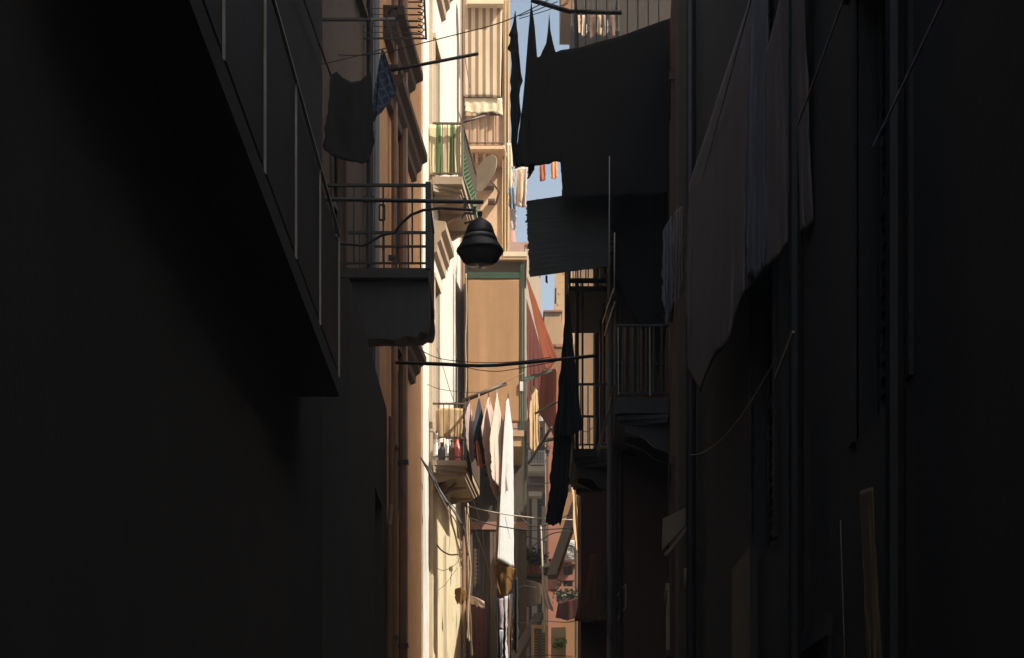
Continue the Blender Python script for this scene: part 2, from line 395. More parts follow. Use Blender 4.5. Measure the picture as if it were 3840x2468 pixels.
def balcony(parent, corners, h, thick, rail_h, nb, mat='concrete', iron='iron', under=True, bars=True, barw=.016, bk=1.0):
    """corners: wall_near, out_near, out_far, wall_far (x,y); slab with moulded underside and an iron railing"""
    wn, on, of, wf = [Vector((*c, 0)) for c in corners]
    mb = MB(); mb.prism([c[:2] for c in corners], h - thick, h)
    slab = mb.build('balcony', mat, parent)
    cen = (wn + on + of + wf) / 4
    if under:
        mb = MB(); s1 = [(c.lerp(cen, .12)) for c in (wn, on, of, wf)]
        s1[0] = wn.lerp(on, .02); s1[3] = wf.lerp(of, .02)
        mb.prism([(c.x, c.y) for c in s1], h - thick - .07, h - thick - .002)
        s2 = [(c.lerp(cen, .22)) for c in (wn, on, of, wf)]; s2[0] = wn.lerp(on, .03); s2[3] = wf.lerp(of, .03)
        mb.prism([(c.x, c.y) for c in s2], h - thick - .13, h - thick - .072)
        mb.build('underside_moulding', mat, slab)
        for t in (.12, .5, .88):
            a = wn.lerp(wf, t); b = on.lerp(of, t); e = a.lerp(b, .8); q = (of - on).normalized() * .05
            prof = [(a, -.131 - thick), (e, -.131 - thick), (e, -.15 - .05 * bk - thick), (a.lerp(e, .55), -.15 - .15 * bk - thick), (a.lerp(e, .35), -.15 - .27 * bk - thick), (a, -.15 - .35 * bk - thick)]
            n = len(prof); vs = [p + Vector((0, 0, h + z)) - q for p, z in prof] + [p + Vector((0, 0, h + z)) + q for p, z in prof]
            MB().add(vs, [tuple(range(n))[::-1], tuple(range(n, 2 * n))] + [(i, (i + 1) % n, n + (i + 1) % n, n + i) for i in range(n)]).build('bracket', mat, slab)
    ins = .04
    on2 = on + (cen - on).normalized() * ins; of2 = of + (cen - of).normalized() * ins
    wn2 = wn + (wf - wn).normalized() * .03; wf2 = wf - (wf - wn).normalized() * .03
    up = Vector((0, 0, 1))
    for nm, z, w1, w2 in (('top_rail', rail_h, .045, .03), ('bottom_rail', .07, .03, .02)):
        mb = MB()
        for a, b in ((wn2, on2), (on2, of2), (of2, wf2)): mb.bar(a + up * (h + z), b + up * (h + z), w1, w2)
        mb.build(nm, iron, slab)
    for c in (on2, of2):
        MB().bar(c + up * (h + .001), c + up * (h + rail_h + .04), .035).build('post', iron, slab)
    if bars:
        for a, b, k in ((wn2, on2, nb[0]), (on2, of2, nb[1]), (of2, wf2, nb[0])):
            for i in range(1, k + 1):
                q = a.lerp(b, i / (k + 1)); MB().bar(q + up * (h + .08), q + up * (h + rail_h - .015), barw).build('baluster', iron, slab)
    return slab
def foliage(mb, c, rad, n, leaf, sq=.7):
    c = Vector(c)
    for i in range(n):
        p = Vector((random.gauss(0, .45), random.gauss(0, .45), random.gauss(0, .45) * sq))
        if p.length > 1.25: continue
        p = c + p * rad
        a = Vector((random.uniform(-1, 1), random.uniform(-1, 1), random.uniform(-.8, .5))).normalized(); b = a.cross(Vector((random.random() - .5, random.random() - .5, random.random()))).normalized()
        s = leaf * random.uniform(.6, 1.4)
        mb.add([p, p + a * s * .5 + b * s * .28, p + a * s, p + a * s * .5 - b * s * .28], [(0, 1, 2, 3)])
    return mb

# ================================================================== THE PLACE
# ground
struct(MB().quad((-600, -600, 0), (600, -600, 0), (600, 600, 0), (-600, 600, 0)).build('ground', 'asphalt'))
mb = MB()
mb.add([(-1.6, -5, .004), (1.6, -5, .004), (1.6, 18, .004), (-1.6, 18, .004)], [(0, 1, 2, 3)])
mb.add([(-1.6, 18, .004), (1.6, 18, .004), (2.6, 32, .004), (2.2, 70, .004), (1.0, 70, .004), (-1.2, 32, .004)], [(0, 1, 2, 3, 4, 5)])
struct(mb.build('street', 'asphalt'))

def xl2(d): return -1.66 + .075 * (d - 31)
def xw2(d): return -1.50 + .075 * (d - 32)

# ---- near left house
b = thing('apartment_building', 'unlit near house on the left with the panelled balcony', 'building', (-1.75, 5, 0))
ops = [(u, u + 1.1, h, h + 2.3) for u in (6.2, 9.5, 13.0, 16.0) for h in (2.9, 6.3) if u < 11 or h > 6] + [(4.4, 5.5, 0, 2.5), (8.0, 9.2, 0, 2.6)]
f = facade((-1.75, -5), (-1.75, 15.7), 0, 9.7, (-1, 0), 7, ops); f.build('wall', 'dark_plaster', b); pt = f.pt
for o in ops:
    louvre(pt, *o, .12, b, 'door' if o[2] == 0 else 'shutter', 'dark_wood')
    frame(pt, *o, .14, -.02, b, 'dark_plaster', 'door_frame' if o[2] == 0 else 'window_frame', False)
# long balcony with solid panels
mb = MB(); mb.box((-1.748, 6.0, 5.35), (-1.42, 14, 5.5)); bal = mb.build('balcony', 'dark_plaster', b)
mb = MB(); mb.bar((-1.42, 6.0, 6.67), (-1.42, 14, 6.67), .022, .02); mb.bar((-1.42, 14, 6.67), (-1.748, 14, 6.67), .022, .02); mb.build('top_rail', 'bare_steel', bal)  # pale colour draws the glint along this rail and its posts
for y in (7.0, 8.4, 9.8, 11.2, 12.6, 13.97): MB().bar((-1.42, y, 5.502), (-1.42, y, 6.65), .014).build('post', 'bare_steel', bal)
for y0, y1 in ((6.02, 6.98), (7.02, 8.38), (8.42, 9.78), (9.82, 11.18), (11.22, 12.58), (12.62, 13.95)):
    MB().box((-1.445, y0, 5.56), (-1.43, y1, 6.6)).build('panel', 'dark_wood', bal)
# thick lower storey that runs on past the house
b = thing('low_annex', 'dark low annex standing against the foot of the near left house', 'building', (-1.5, 18, 0))
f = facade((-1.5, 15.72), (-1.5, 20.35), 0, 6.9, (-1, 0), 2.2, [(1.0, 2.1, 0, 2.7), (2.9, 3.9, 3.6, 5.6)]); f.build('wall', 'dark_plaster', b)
louvre(f.pt, 1.0, 2.1, 0, 2.7, .12, b, 'door', 'dark_wood'); louvre(f.pt, 2.9, 3.9, 3.6, 5.6, .1, b, 'shutter', 'dark_wood')
MB().tube([(-1.455, 20.2, 0), (-1.455, 20.2, 5.5), (-1.44, 20.3, 5.75), (-1.44, 20.3, 6.8)], .035, 8).build('drainpipe', 'copper_pipe', b)

# ---- brown house (in shade; bounced light painted: near wall dark, far wall pale)
b = thing('apartment_building', 'brown plastered house in the shade with window hoods and a black iron balcony', 'building', (xl2(24), 24, 0))
Z0 = 16.0; p0 = (xl2(Z0), Z0); p1 = (xl2(32), 32); k = math.hypot(1, .075)
def U(d): return (d - Z0) * k
ops = [(U(23.2), U(24.2), 13.6, 16.2), (U(22), U(22.9), 9.02, 11.4), (U(18.2), U(19.2), 8.6, 11), (U(18.2), U(19.2), 13, 15.4), (U(24), U(25), 4.2, 6.6)]
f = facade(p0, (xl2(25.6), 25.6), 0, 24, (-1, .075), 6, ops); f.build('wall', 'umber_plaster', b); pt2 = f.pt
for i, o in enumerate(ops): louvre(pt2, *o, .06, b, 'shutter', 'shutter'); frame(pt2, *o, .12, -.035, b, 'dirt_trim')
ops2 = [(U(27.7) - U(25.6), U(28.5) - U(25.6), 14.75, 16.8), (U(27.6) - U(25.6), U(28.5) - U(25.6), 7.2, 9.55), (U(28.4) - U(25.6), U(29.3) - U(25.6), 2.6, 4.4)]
f = facade((xl2(25.602), 25.602), p1, 0, 24, (-1, .075), 6, ops2); f.build('lit_wall', 'ochre_plaster', b)  # paler far half puts the bounced light into the wall colour
for o in ops2: louvre(f.pt, *o, .06, b, 'shutter', 'shutter')
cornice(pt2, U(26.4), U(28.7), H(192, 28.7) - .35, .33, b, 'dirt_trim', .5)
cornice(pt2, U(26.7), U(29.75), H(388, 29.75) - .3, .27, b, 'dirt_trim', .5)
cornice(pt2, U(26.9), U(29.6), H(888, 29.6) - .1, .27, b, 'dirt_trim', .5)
mb = MB(); mb.prism([(xl2(31.08) - .2, 31.08), (xl2(31.08) + .02, 31.08), (xl2(31.985) + .02, 31.985), (xl2(31.985) - .2, 31.985)], 0, 23.9); mb.build('corner_trim', 'white_plaster', b)  # white strip added: sunlight on the wall end put into colour
MB().box((xl2(25.7) - .1, 25.2, 0), (xl2(25.7) + .03, 26.0, 23.5)).build('pilaster', 'dark_wood', b)
for d, m, r in ((27.0, 'copper_pipe', .05), (28.0, 'copper_pipe', .075), (24.6, 'iron', .06)):
    MB().tube([(xl2(d) + .09, d, .1), (xl2(d) + .09, d, 23.5)], r, 8).build('drainpipe', m, b)
    for hh in range(2, 23, 3): MB().box((xl2(d) + .0, d - r - .02, hh), (xl2(d) + .09 + r + .012, d + r + .02, hh + .05)).build('pipe_clamp', 'iron', b)
# iron balcony in front of it
s = balcony(b, [(xl2(21.5) + .005, 21.5), (-1.06, 21.5), (-1.06, 23.2), (xl2(23.2) + .005, 23.2)], H(627, 21.5), .12, 1.05, (6, 7), 'dark_wood', 'iron', False, True, .022)
for y in (21.62, 22.95):
    prof = [(-2.2, -.121), (-1.07, -.121), (-1.055, -.3), (-1.05, -.5), (-1.06, -.66), (-1.09, -.78), (-1.16, -.76), (-1.22, -.84), (-1.34, -.82), (-1.5, -.87), (-1.7, -.85), (-2.2, -.9)]
    kz = 1 if y < 22 else .5
    vs = [(x, yy, H(627, 21.5) - .121 + (z + .121) * kz) for yy in (y, y + .22) for x, z in prof]; n = len(prof)
    MB().add(vs, [tuple(range(n)), tuple(range(n, 2 * n))[::-1]] + [(i, n + i, n + (i + 1) % n, (i + 1) % n) for i in range(n)]).build('corbel', 'dark_wood', s)
MB().box((-1.085, 21.46, H(627, 21.5) - .02), (-1.03, 21.53, H(428, 21.5))).build('corner_post', 'iron', s)
MB().bar((-1.06, 21.5, H(577, 21.5)), (-1.75, 21.5, H(577, 21.5)), .025).build('middle_rail', 'iron', s)
mb = MB(); x0, x1, z0, z1 = X(900, 21.5), X(888, 21.5), H(515, 21.5), H(480, 21.5)
for a, c in (((x0, z0), (x0, z1)), ((x0, z1), (x1, z1)), ((x1, z1), (x1, z0)), ((x1, z0), (x0, z0))): mb.bar((a[0], 21.5, a[1]), (c[0], 21.5, c[1]), .02)
mb.build('scroll', 'iron', s)
# small bowed window grille high up
g = MB()
for i in range(9):
    y = H(-40 + 15 * i, 24.5); g.tube([(-1.5, 24.5, y), (-1.32 + .02 * (i % 2), 24.5, y), (-1.27, 24.5, y - .03), (-1.3, 24.5, y - .07), (-1.36, 24.5, y - .05)], .011, 5)
g.bar((X(997, 24.5), 24.5, H(92, 24.5)), (X(990, 24.5), 24.5, H(-60, 24.5)), .03); g.bar((xl2(24.5), 24.5, H(90, 24.5)), (X(997, 24.5), 24.5, H(90, 24.5)), .02)
for i in range(5): g.bar((xl2(24.5), 24.5, H(20 + 14 * i, 24.5)), (-1.36, 24.5, H(20 + 14 * i, 24.5)), .008)
g.build('window_grille', 'iron', b)

# ---- white sunny house
b = thing('apartment_building', 'sunlit white plastered house with two iron balconies', 'building', (xw2(34), 34, 0))
p0 = (xw2(32.003), 32.003); p1 = (xw2(37.1), 37.1); V0 = 32.003
def V(d): return (d - V0) * k
ops = [(V(32.16), V(32.9), H(1077, 31.8) + .02, H(672, 32.6)), (V(32.16), V(32.9), H(413, 31.8) + .01, H(120, 32.6)), (V(32.16), V(32.9), H(-60, 32.6), H(-260, 32.6)), (V(32.6), V(33.4), 3, 5.2)]
f = facade(p0, p1, 8.842, 26, (-1, .075), 6, ops[:3]); f.build('wall', 'white_plaster', b); pw = f.pt
facade(p0, p1, 0, 8.84, (-1, .075), 6, ops[3:]).build('lower_wall', 'golden_plaster', b)
MB().box((xl2(32) - 1, 31.99, 0), (xw2(32) , 32.002, 26)).build('corner_trim', 'trim', b)
for o in ops: louvre(pw, *o, .1, b, 'shutter', 'shutter')
for o in ops[:3]: frame(pw, *o, .09, -.03, b, 'trim', 'door_frame', False)
cornice(pw, V(32.02), V(33.5), H(655, 33.5), .24, b, 'concrete', .62)
cornice(pw, V(32.02), V(33.5), H(52, 33.5), .26, b, 'concrete', .62)
MB().tube([(xw2(36.9) + .07, 36.9, 0), (xw2(36.9) + .07, 36.9, 25)], .05, 8).build('drainpipe', 'copper_pipe', b)
MB().tube([(xw2(35.5) + .03, 35.5, 11), (xw2(35.5) + .03, 35.5, 22)], .012, 6).build('wall_pipe', 'white_paint', b)
ho = H(1077, 31.8)
lo_b = balcony(b, [(xw2(31.8) + .02, 31.8), (-.875, 31.8), (-.673, 34.5), (xw2(34.5) + .004, 34.5)], ho, .09, 1.06, (5, 14), 'concrete', 'brown_iron', bk=.3)
hu = H(413, 31.8)
up_b = balcony(b, [(xw2(31.8) + .02, 31.8), (-.94, 31.8), (-.73, 34.2), (xw2(34.2) + .004, 34.2)], hu, .14, 1.0, (5, 12), 'concrete', 'brown_iron', bk=.5)
# supports seen under the lower balcony
for q in (((1035, 1165), (1075, 1120)), ((1000, 1170), (1046, 1118))):
    MB().bar(P(*q[0], 32.2), P(*q[1], 32.9), .05, .03).build('iron_strut', 'brown_iron', lo_b)

# ---- house that closes the view, facing up the street
b = thing('apartment_building', 'tall house facing up the street behind the striped curtain', 'building', (-.6, 37.2, 0))
hb = H(1008, 37.2)
f = facade((-1.3, 37.2), (-.09, 37.2), hb, 26, (0, 1), 2.4, [(.5, 1.1, H(300, 37.2), H(20, 37.2))]); f.build('wall', 'peeling', b)
louvre(f.pt, .5, 1.1, H(300, 37.2), H(20, 37.2), .1, b)
lops = [(.42, .80, 3.0, H(1240, 37.2)), (.95, 1.35, 3.0, H(1240, 37.2)), (.2, 1.0, H(1195, 37.2), H(1040, 37.2))]
f = facade((-1.3, 37.203), (.3, 37.203), 0, hb - .002, (0, 1), 2.4, lops); f.build('lower_wall', 'grimy_plaster', b)
for o in lops[:2]: louvre(f.pt, *o, .1, b, 'door', 'door_wood'); frame(f.pt, *o, .07, -.04, b, 'brown_wall', 'door_frame', False)
louvre(f.pt, *lops[2], .08, b, 'shutter', 'dark_wood')
MB().box((-1.1, 37.14, H(1240, 37.2)), (.3, 37.2, H(1222, 37.2))).build('stone_band', 'rose_plaster', b)
MB().box((-.16, 37.1, hb + 2.0), (-.06, 37.198, 26)).build('corner_trim', 'greybeige', b)
# balcony with railing behind the speckled sheet
hs = H(341, 36.2)
sl = balcony(b, [(-1.06, 37.196), (-1.06, 36.2), (-.17, 36.2), (-.17, 37.196)], hs, .07, 1.02, (4, 4), 'peeling', 'brown_iron', False)
MB().box((-1.03, 36.26, hs + .03), (-.2, 36.3, hs + .66)).build('parapet_panel', 'speckled', sl)
for px, py, w in ((1123, 370, 34), (1138, 388, 22), (1130, 438, 26), (1142, 473, 16)):
    MB().box((X(px, 37.1), 36.95, H(py + 3, 37.1)), (X(px + w, 37.1), 37.198, H(py - 2, 37.1))).build('corbel', 'brown_iron', b)
for px, py in ((1100, 352), (1112, 350), (1130, 356), (1149, 353)):
    MB().box((X(px, 36.5), 36.4, hs - .2 - .04 * random.random()), (X(px + 7, 36.5), 37.19, hs - .072)).build('corbel', 'peeling', sl)
MB().box((-.96, 35.9, H(14, 36)), (-.2, 36.3, H(-30, 36))).build('awning_box', 'cream_canvas', b)
# green glazed loggia with the long blind
hz = H(1010, 35.5); ht = H(612, 35.5)
v = MB().box((-.99, 35.4, hz - .12), (.23, 37.19, hz)).build('loggia', 'tan_plaster', b)
MB().box((-.97, 35.44, hz - .32), (.2, 37.19, hz - .122)).build('fascia', 'tan_plaster', v)
MB().box((-.99, 35.38, ht), (.29, 37.19, ht + .06)).build('roof', 'tan_plaster', v)
MB().box((-.2, 35.37, ht + .062), (.29, 37.19, ht + .16)).build('roof_edge', 'cream_canvas', v)
MB().box((-.98, 35.5, H(637, 35.5)), (.2, 37.19, ht - .002)).build('lintel', 'brown_wall', v)
MB().box((-.95, 35.42, H(651, 35.42)), (.14, 35.47, H(637, 35.42))).build('beam', 'green_paint', v)
MB().box((.155, 35.42, hz + .002), (.2, 35.48, ht - .05)).build('post', 'green_paint', v)
MB().box((.205, 35.42, hz - 1.7), (.24, 35.46, ht - .05)).build('post', 'green_paint', v)
MB().box((-1.0, 35.42, hz + .002), (-.955, 35.47, ht - .002)).build('post', 'iron', v)
MB().box((.1, 35.6, hz + .002), (.15, 37.18, ht - .002)).build('side_panel', 'dark_wood', v)
for z in (.42, .05): MB().bar((-.95, 35.46, hz + z), (.15, 35.46, hz + z), .025).build('rail', 'brown_iron', v)
MB().box((.145, 35.395, H(915, 35.4)), (.215, 35.418, H(893, 35.4))).build('junction_box', 'white_paint', v)
MB().bar((.22, 35.44, H(892, 35.44)), (X(1290, 36.2), 36.2, H(866, 36.2)), .05).build('arm', 'green_paint', v)
MB().bar((.22, 35.44, H(885, 35.44)), (X(1255, 36), 36, H(876, 36)), .03).build('arm', 'green_paint', v)

# ---- right side: three dark houses
b = thing('apartment_building', 'unlit near house on the right behind the grey hanging sheets', 'building', (1.75, 5, 0))
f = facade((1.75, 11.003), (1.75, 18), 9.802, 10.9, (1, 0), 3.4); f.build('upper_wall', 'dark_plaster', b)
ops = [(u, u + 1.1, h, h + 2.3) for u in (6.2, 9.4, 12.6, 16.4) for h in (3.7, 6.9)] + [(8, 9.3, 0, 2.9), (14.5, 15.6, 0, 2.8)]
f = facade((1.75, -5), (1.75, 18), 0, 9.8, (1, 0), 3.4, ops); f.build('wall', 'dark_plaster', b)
for o in ops: louvre(f.pt, *o, .1, b, 'door' if o[2] == 0 else 'shutter', 'dark_wood'); frame(f.pt, *o, .13, -.02, b, 'dark_plaster', 'door_frame' if o[2] == 0 else 'window_frame', False)
for d, m in ((7.55, 'iron'), (16.2, 'iron'), (10.2, 'iron')):
    MB().tube([(1.69, d, 0), (1.69, d, 9.75)], .045, 8).build('drainpipe', m, b)
MB().box((1.69, 12.2, 0), (1.748, 13.2, 3.8)).build('timber_board', 'door_wood', b)
def xr(d): return 1.75 + .075 * (d - 18)
b = thing('apartment_building', 'dark house on the right with the slatted railing balcony', 'building', (xr(22), 22, 0))
kk = math.hypot(1, .075)
ops = [((d - 18) * kk, (d - 18 + w) * kk, h, h + hh) for d, w, h, hh in ((20.2, 1, 4, 2.2), (24.4, 1.0, 8.05, 2.4), (20.4, 1, 8.4, 2.4), (19, 1, 0, 2.7), (23.4, .9, 3.6, 1.6))]
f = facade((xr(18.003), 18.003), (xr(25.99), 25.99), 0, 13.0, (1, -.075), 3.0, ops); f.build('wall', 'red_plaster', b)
for o in ops: louvre(f.pt, *o, .1, b, 'door' if o[2] == 0 else 'shutter', 'dark_wood'); frame(f.pt, *o, .1, -.045, b, 'trim' if o[2] == 3.6 else 'brown_wall', 'window_frame', o[2] > 0)
hr = H(930, 24)
s = balcony(b, [(xr(24) - .004, 24), (1.42, 24), (1.52, 25.9), (xr(25.9) - .004, 25.9)], hr, .22, 1.02, (6, 9), 'dark_wood', 'iron', True, True, .018)
for px in (1447, 1521, 1568): MB().bar(P(px, 925, 23.96), P(px - 1, 766, 23.96), .016).build('worn_baluster', 'rope', s)  # pale colour paints the light these balusters catch
for px in (1462, 1480, 1500): MB().bar(P(px, 925, 24.9), P(px, 766, 24.9), .02).build('curtain_strip', 'copper_pipe', s)
hr2 = H(100, 24.2)
s2 = balcony(b, [(xr(24.2) - .004, 24.2), (.86, 24.2), (.96, 25.9), (xr(25.9) - .004, 25.9)], hr2 - .3, .14, .95, (8, 9), 'dark_plaster', 'iron', True, True, .018)
b = thing('apartment_building', 'narrow dark red house jutting out at the end of the right row', 'building', (2, 27, 0))
f = facade((1.5, 26), (1.5, 29.3), 0, 12.4, (1, 0), 1.0, [(.7, 1.6, 8, 10.4), (1.2, 2.2, 3.5, 5.6)])
f.f = f.f[:-4]; f.v = f.v[:-16]
f.prism([(1.5001, 26), (1.5001, 29.3), (5.2, 27.2), (5.2, 26)], 0, 12.4)
f.build('wall', 'red_plaster', b)
for h in (8,): louvre(f.pt, .7, 1.6, h, h + 2.4, .1, b); frame(f.pt, .7, 1.6, h, h + 2.4, .1, -.05, b, 'trim')
louvre(f.pt, 1.2, 2.2, 3.5, 5.6, .1, b); frame(f.pt, 1.2, 2.2, 3.5, 5.6, .1, -.05, b, 'trim')
for x, d, m, r in ((1.47, 25.93, 'zinc', .045), (1.56, 25.93, 'iron_gloss', .02), (1.64, 25.93, 'iron_gloss', .025), (1.42, 28.8, 'iron', .07), (1.44, 27.6, 'iron', .05), (1.45, 26.8, 'iron', .05)):
    MB().tube([(x, d, 0), (x, d, 12.2)], r, 8).build('drainpipe', m, b)
s = balcony(b, [(1.496, 26.3), (.92, 26.3), (.92, 28.3), (1.496, 28.3)], H(1050, 26.3), .12, 1.0, (4, 8), 'dark_plaster', 'iron', True, True, .018)
sb = balcony(b, [(1.496, 26.2), (.86, 26.2), (.86, 28.3), (1.496, 28.3)], H(662, 26.2) - .05, .08, 1.0, (4, 8), 'dark_plaster', 'iron', False, True, .018)
for px, r in ((1350, .03), (1363, .016)): MB().tube([P(px, 655, 26.25), P(px, 1050, 26.25)], r, 8).build('post', 'iron', b)
MB().bar(P(1332, 657, 26.22), P(1440, 657, 26.22), .06).build('beam', 'iron', b)

MB().box((1.06, 26.6, 0), (1.499, 28.0, 7.25)).build('ground_storey', 'red_plaster', b)
q = [(1441, 1398), (1464, 1367), (1464, 1420), (1441, 1452)]
mb = MB()
for a, c in zip(q, q[1:] + q[:1]): mb.bar(P(*a, 25.96), P(*c, 25.96), .02)
mb.build('pale_frame', 'trim', b)  # pale outline added in place of a glint on the dark front
t = thing('weathered_board', 'pale weathered board leaning on the dark right wall low down', 'board', P(1580, 1290, 17.3))  # pale board added in place of a patch of light on the wall
vs = [P(x, y, 17.3) for x, y in ((1549, 1287), (1551, 1214), (1611, 1184), (1606, 1226))]; n = len(vs)
MB().add(vs + [v + Vector((0, .03, 0)) for v in vs], [tuple(range(n)), tuple(range(n, 2 * n))[::-1]] + [(i, (i + 1) % n, n + (i + 1) % n, n + i) for i in range(n)]).build('plank', 'concrete', t)
MB().bar(P(1556, 1300, 17.25), P(1610, 1232, 17.25), .05, .03).build('batten', 'concrete', t)
for (px, y0, y1, d, r, m), lab in (((1425, 366, 700, 23.7, .007, 'bare_steel'), 'thin pale pipe in front of the dark drape nearer the sky gap'), ((1437, 545, 690, 23.6, .009, 'bare_steel'), 'short pale pipe beside the thin one in front of the dark drape'),
                                 ((1613, 1362, 1580, 16.6, .022, 'tan_plaster'), 'pale strip standing on the dark right wall near the bottom'), ((1606, 1330, 1382, 16.62, .03, 'concrete'), 'short pale block above the pale strip on the right wall')):
    tag(MB().tube([P(px, y1, d), P(px + 1, y0, d)], r, 8).build('pipe', m, smooth=True), lab, 'pipe')  # pale tones stand in for glints on the shaded right side
tag(MB().tube([(1.715, 8.75, 2.0), (1.715, 8.85, 2.7), (1.715, 8.95, 3.35)], .003, 6).build('cable', 'cable_tan', smooth=True), 'thin pale wire hanging low on the near right wall', 'cable')  # pale colour stands in for a thin line of light
# low house added behind the right row, roof sloped for its shadow
b = thing('low_house', 'low tan house with a sloping tiled roof in the gap behind the black drapes', 'building', (3, 33, 0))
mb = MB(); mb.add([(2.6, 31.3, 0), (2.6, 38.4, 0), (5.5, 38.4, 0), (5.5, 31.3, 0), (2.6, 31.3, 8.8), (2.6, 38.4, 13.4), (5.5, 38.4, 13.4), (5.5, 31.3, 8.8)], [(0, 1, 2, 3), (0, 4, 5, 1), (1, 5, 6, 2), (2, 6, 7, 3), (3, 7, 4, 0)]); mb.build('wall', 'tan_plaster', b)
MB().add([(2.5, 31.2, 8.81), (2.5, 38.5, 13.54), (5.6, 38.5, 13.54), (5.6, 31.2, 8.81), (2.5, 31.2, 8.93), (2.5, 38.5, 13.66), (5.6, 38.5, 13.66), (5.6, 31.2, 8.93)], [(0, 3, 2, 1), (4, 5, 6, 7), (0, 1, 5, 4), (1, 2, 6, 5), (2, 3, 7, 6), (3, 0, 4, 7)]).build('roof', 'tile', b)

b = thing('apartment_block', 'tall block two streets behind the right row that keeps the sun off the near street', 'building', (18, 0, 0))  # unseen block, added only to shade the near street
mb = MB(); mb.prism([(14, 22.4), (24, 16.9), (24, -30), (14, -30)], 0, 38); mb.build('wall', 'tan_plaster', b)
mb = MB(); mb.prism([(13.8, 22.45), (24.2, 16.85), (24.2, -30.2), (13.8, -30.2)], 38.002, 38.4); mb.build('roof', 'tile', b)

# ---- far houses
b = thing('apartment_building', 'tall tan house in the distance on the right with a bay near its top', 'building', (3, 45, 0))
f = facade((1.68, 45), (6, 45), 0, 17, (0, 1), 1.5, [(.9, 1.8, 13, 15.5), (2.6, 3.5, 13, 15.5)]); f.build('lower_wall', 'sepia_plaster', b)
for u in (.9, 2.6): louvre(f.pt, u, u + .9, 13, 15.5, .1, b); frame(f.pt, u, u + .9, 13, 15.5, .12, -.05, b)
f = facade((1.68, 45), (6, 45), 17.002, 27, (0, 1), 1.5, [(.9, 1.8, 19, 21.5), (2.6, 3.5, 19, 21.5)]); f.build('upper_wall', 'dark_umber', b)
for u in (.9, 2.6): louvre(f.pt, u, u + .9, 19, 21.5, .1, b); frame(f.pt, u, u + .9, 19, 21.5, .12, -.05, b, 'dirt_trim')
MB().box((X(1312, 44.9), 44.4, H(50, 44.9)), (1.679, 46.2, 27)).build('bay', 'yellow_plaster', b)
s = balcony(b, [(X(1335, 44), 44.99), (X(1335, 44), 44.0), (X(1450, 44), 44.0), (X(1450, 44), 44.99)], H(64, 44), .1, 1.0, (4, 10), 'dark_plaster', 'iron', False)
b = thing('apartment_building', 'coral and yellow house at the end of the street with a green window', 'building', (1.6, 50, 0))
f = facade((X(1276, 50), 50), (2.7, 50), 0, H(805, 50), (0, 1), 3.5, [(.42 + .1, .8, H(1385, 50), H(1325, 50)), (.5, .9, 12.2, 13.8)]); f.build('wall', 'yellow_plaster', b)
louvre(f.pt, .52, .8, H(1385, 50), H(1325, 50), .06, b, 'window', 'green_paint'); frame(f.pt, .52, .8, H(1385, 50), H(1325, 50), .06, -.03, b, 'coral')
louvre(f.pt, .5, .9, 12.2, 13.8, .06, b)
MB().box((X(1283, 49.9), 49.88, 0), (X(1302, 49.9), 49.996, H(860, 49.9))).build('pilaster', 'coral', b)
MB().box((X(1276, 49.9), 49.92, 0), (X(1282.7, 49.9), 49.997, H(900, 49.9))).build('corner_trim', 'cream_canvas', b)
for y in (1345, 1372): MB().box((X(1303, 49.94), 49.95, H(y + 13, 49.94)), (X(1345, 49.94), 49.998, H(y, 49.94))).build('painted_band', 'coral', b)
MB().box((X(1274, 50), 50.005, H(805, 50) + .003), (1.42, 53, H(731, 50))).build('attic', 'tan_plaster', b)
MB().box((X(1271, 50), 49.95, H(731, 50) + .002), (1.45, 53, H(727, 50))).build('roof_edge', 'tile', b)
MB().box((X(1300, 49.98), 49.97, H(812, 50)), (X(1320, 49.98), 49.999, H(806, 50))).build('string_course', 'rose_plaster', b)
b = thing('rough_stone_tower', 'rough broken stone wall rising behind the tan attic', 'wall', (1.7, 54, 0))
mb = MB(); n = 8
for i in range(n):
    z0, z1 = 16 + i * .5, 16.5 + i * .5
    xa = X(1300, 54) + .07 * noise.noise((i * .9, 3, 1)) - (.0 if i < 12 else .1)
    mb.prism([(xa, 54 + .1 * noise.noise((i, 1, 1))), (2.3, 54), (2.3, 57), (xa + .05, 57)], z0, z1)
mb.build('wall', 'stone', b)
b = thing('apartment_building', 'plain greyish house in the distance under the slatted mat', 'building', (.7, 58, 0))
f = facade((X(1228, 58), 58), (X(1265.5, 58), 58), 0, H(575, 58), (0, 1), 6, [(.15, .4, 16, 17.5)]); f.build('wall', 'greybeige', b); louvre(f.pt, .15, .4, 16, 17.5, .08, b)
MB().box((X(1227, 58), 57.95, H(575, 58) + .002), (X(1266.5, 58), 60, H(571, 58))).build('roof_edge', 'tile', b)
b = thing('apartment_building', 'rose brown house with plants on its white balcony at the street end', 'building', (.7, 48, 0))
f = facade((.2, 48), (X(1276, 48), 48), 0, H(985, 48), (0, 1), 1.8, [(.3, .65, H(1052, 48) - 1, H(1000, 48)), (.25, .7, 4, H(1155, 48))]); f.build('wall', 'rose_plaster', b)
louvre(f.pt, .3, .65, H(1090, 48), H(1000, 48), .08, b); louvre(f.pt, .25, .7, 4, H(1155, 48), .08, b, 'door', 'green_paint')
s = balcony(b, [(X(1236, 47.3), 47.996), (X(1236, 47.3), 47.3), (X(1276, 47.3), 47.3), (X(1276, 47.3), 47.996)], H(1091, 47.3), .14, .42, (2, 9), 'cream_canvas', 'white_paint', False)
MB().box((X(1245, 47.6), 47.6, 0), (X(1257, 47.6), 47.75, H(1163, 47.6))).build('column', 'greybeige', b)
MB().box((X(1237, 47.6), 47.5, H(1163, 47.6) + .002), (X(1268, 47.6), 47.85, H(1152, 47.6))).build('capital', 'cream_canvas', b)
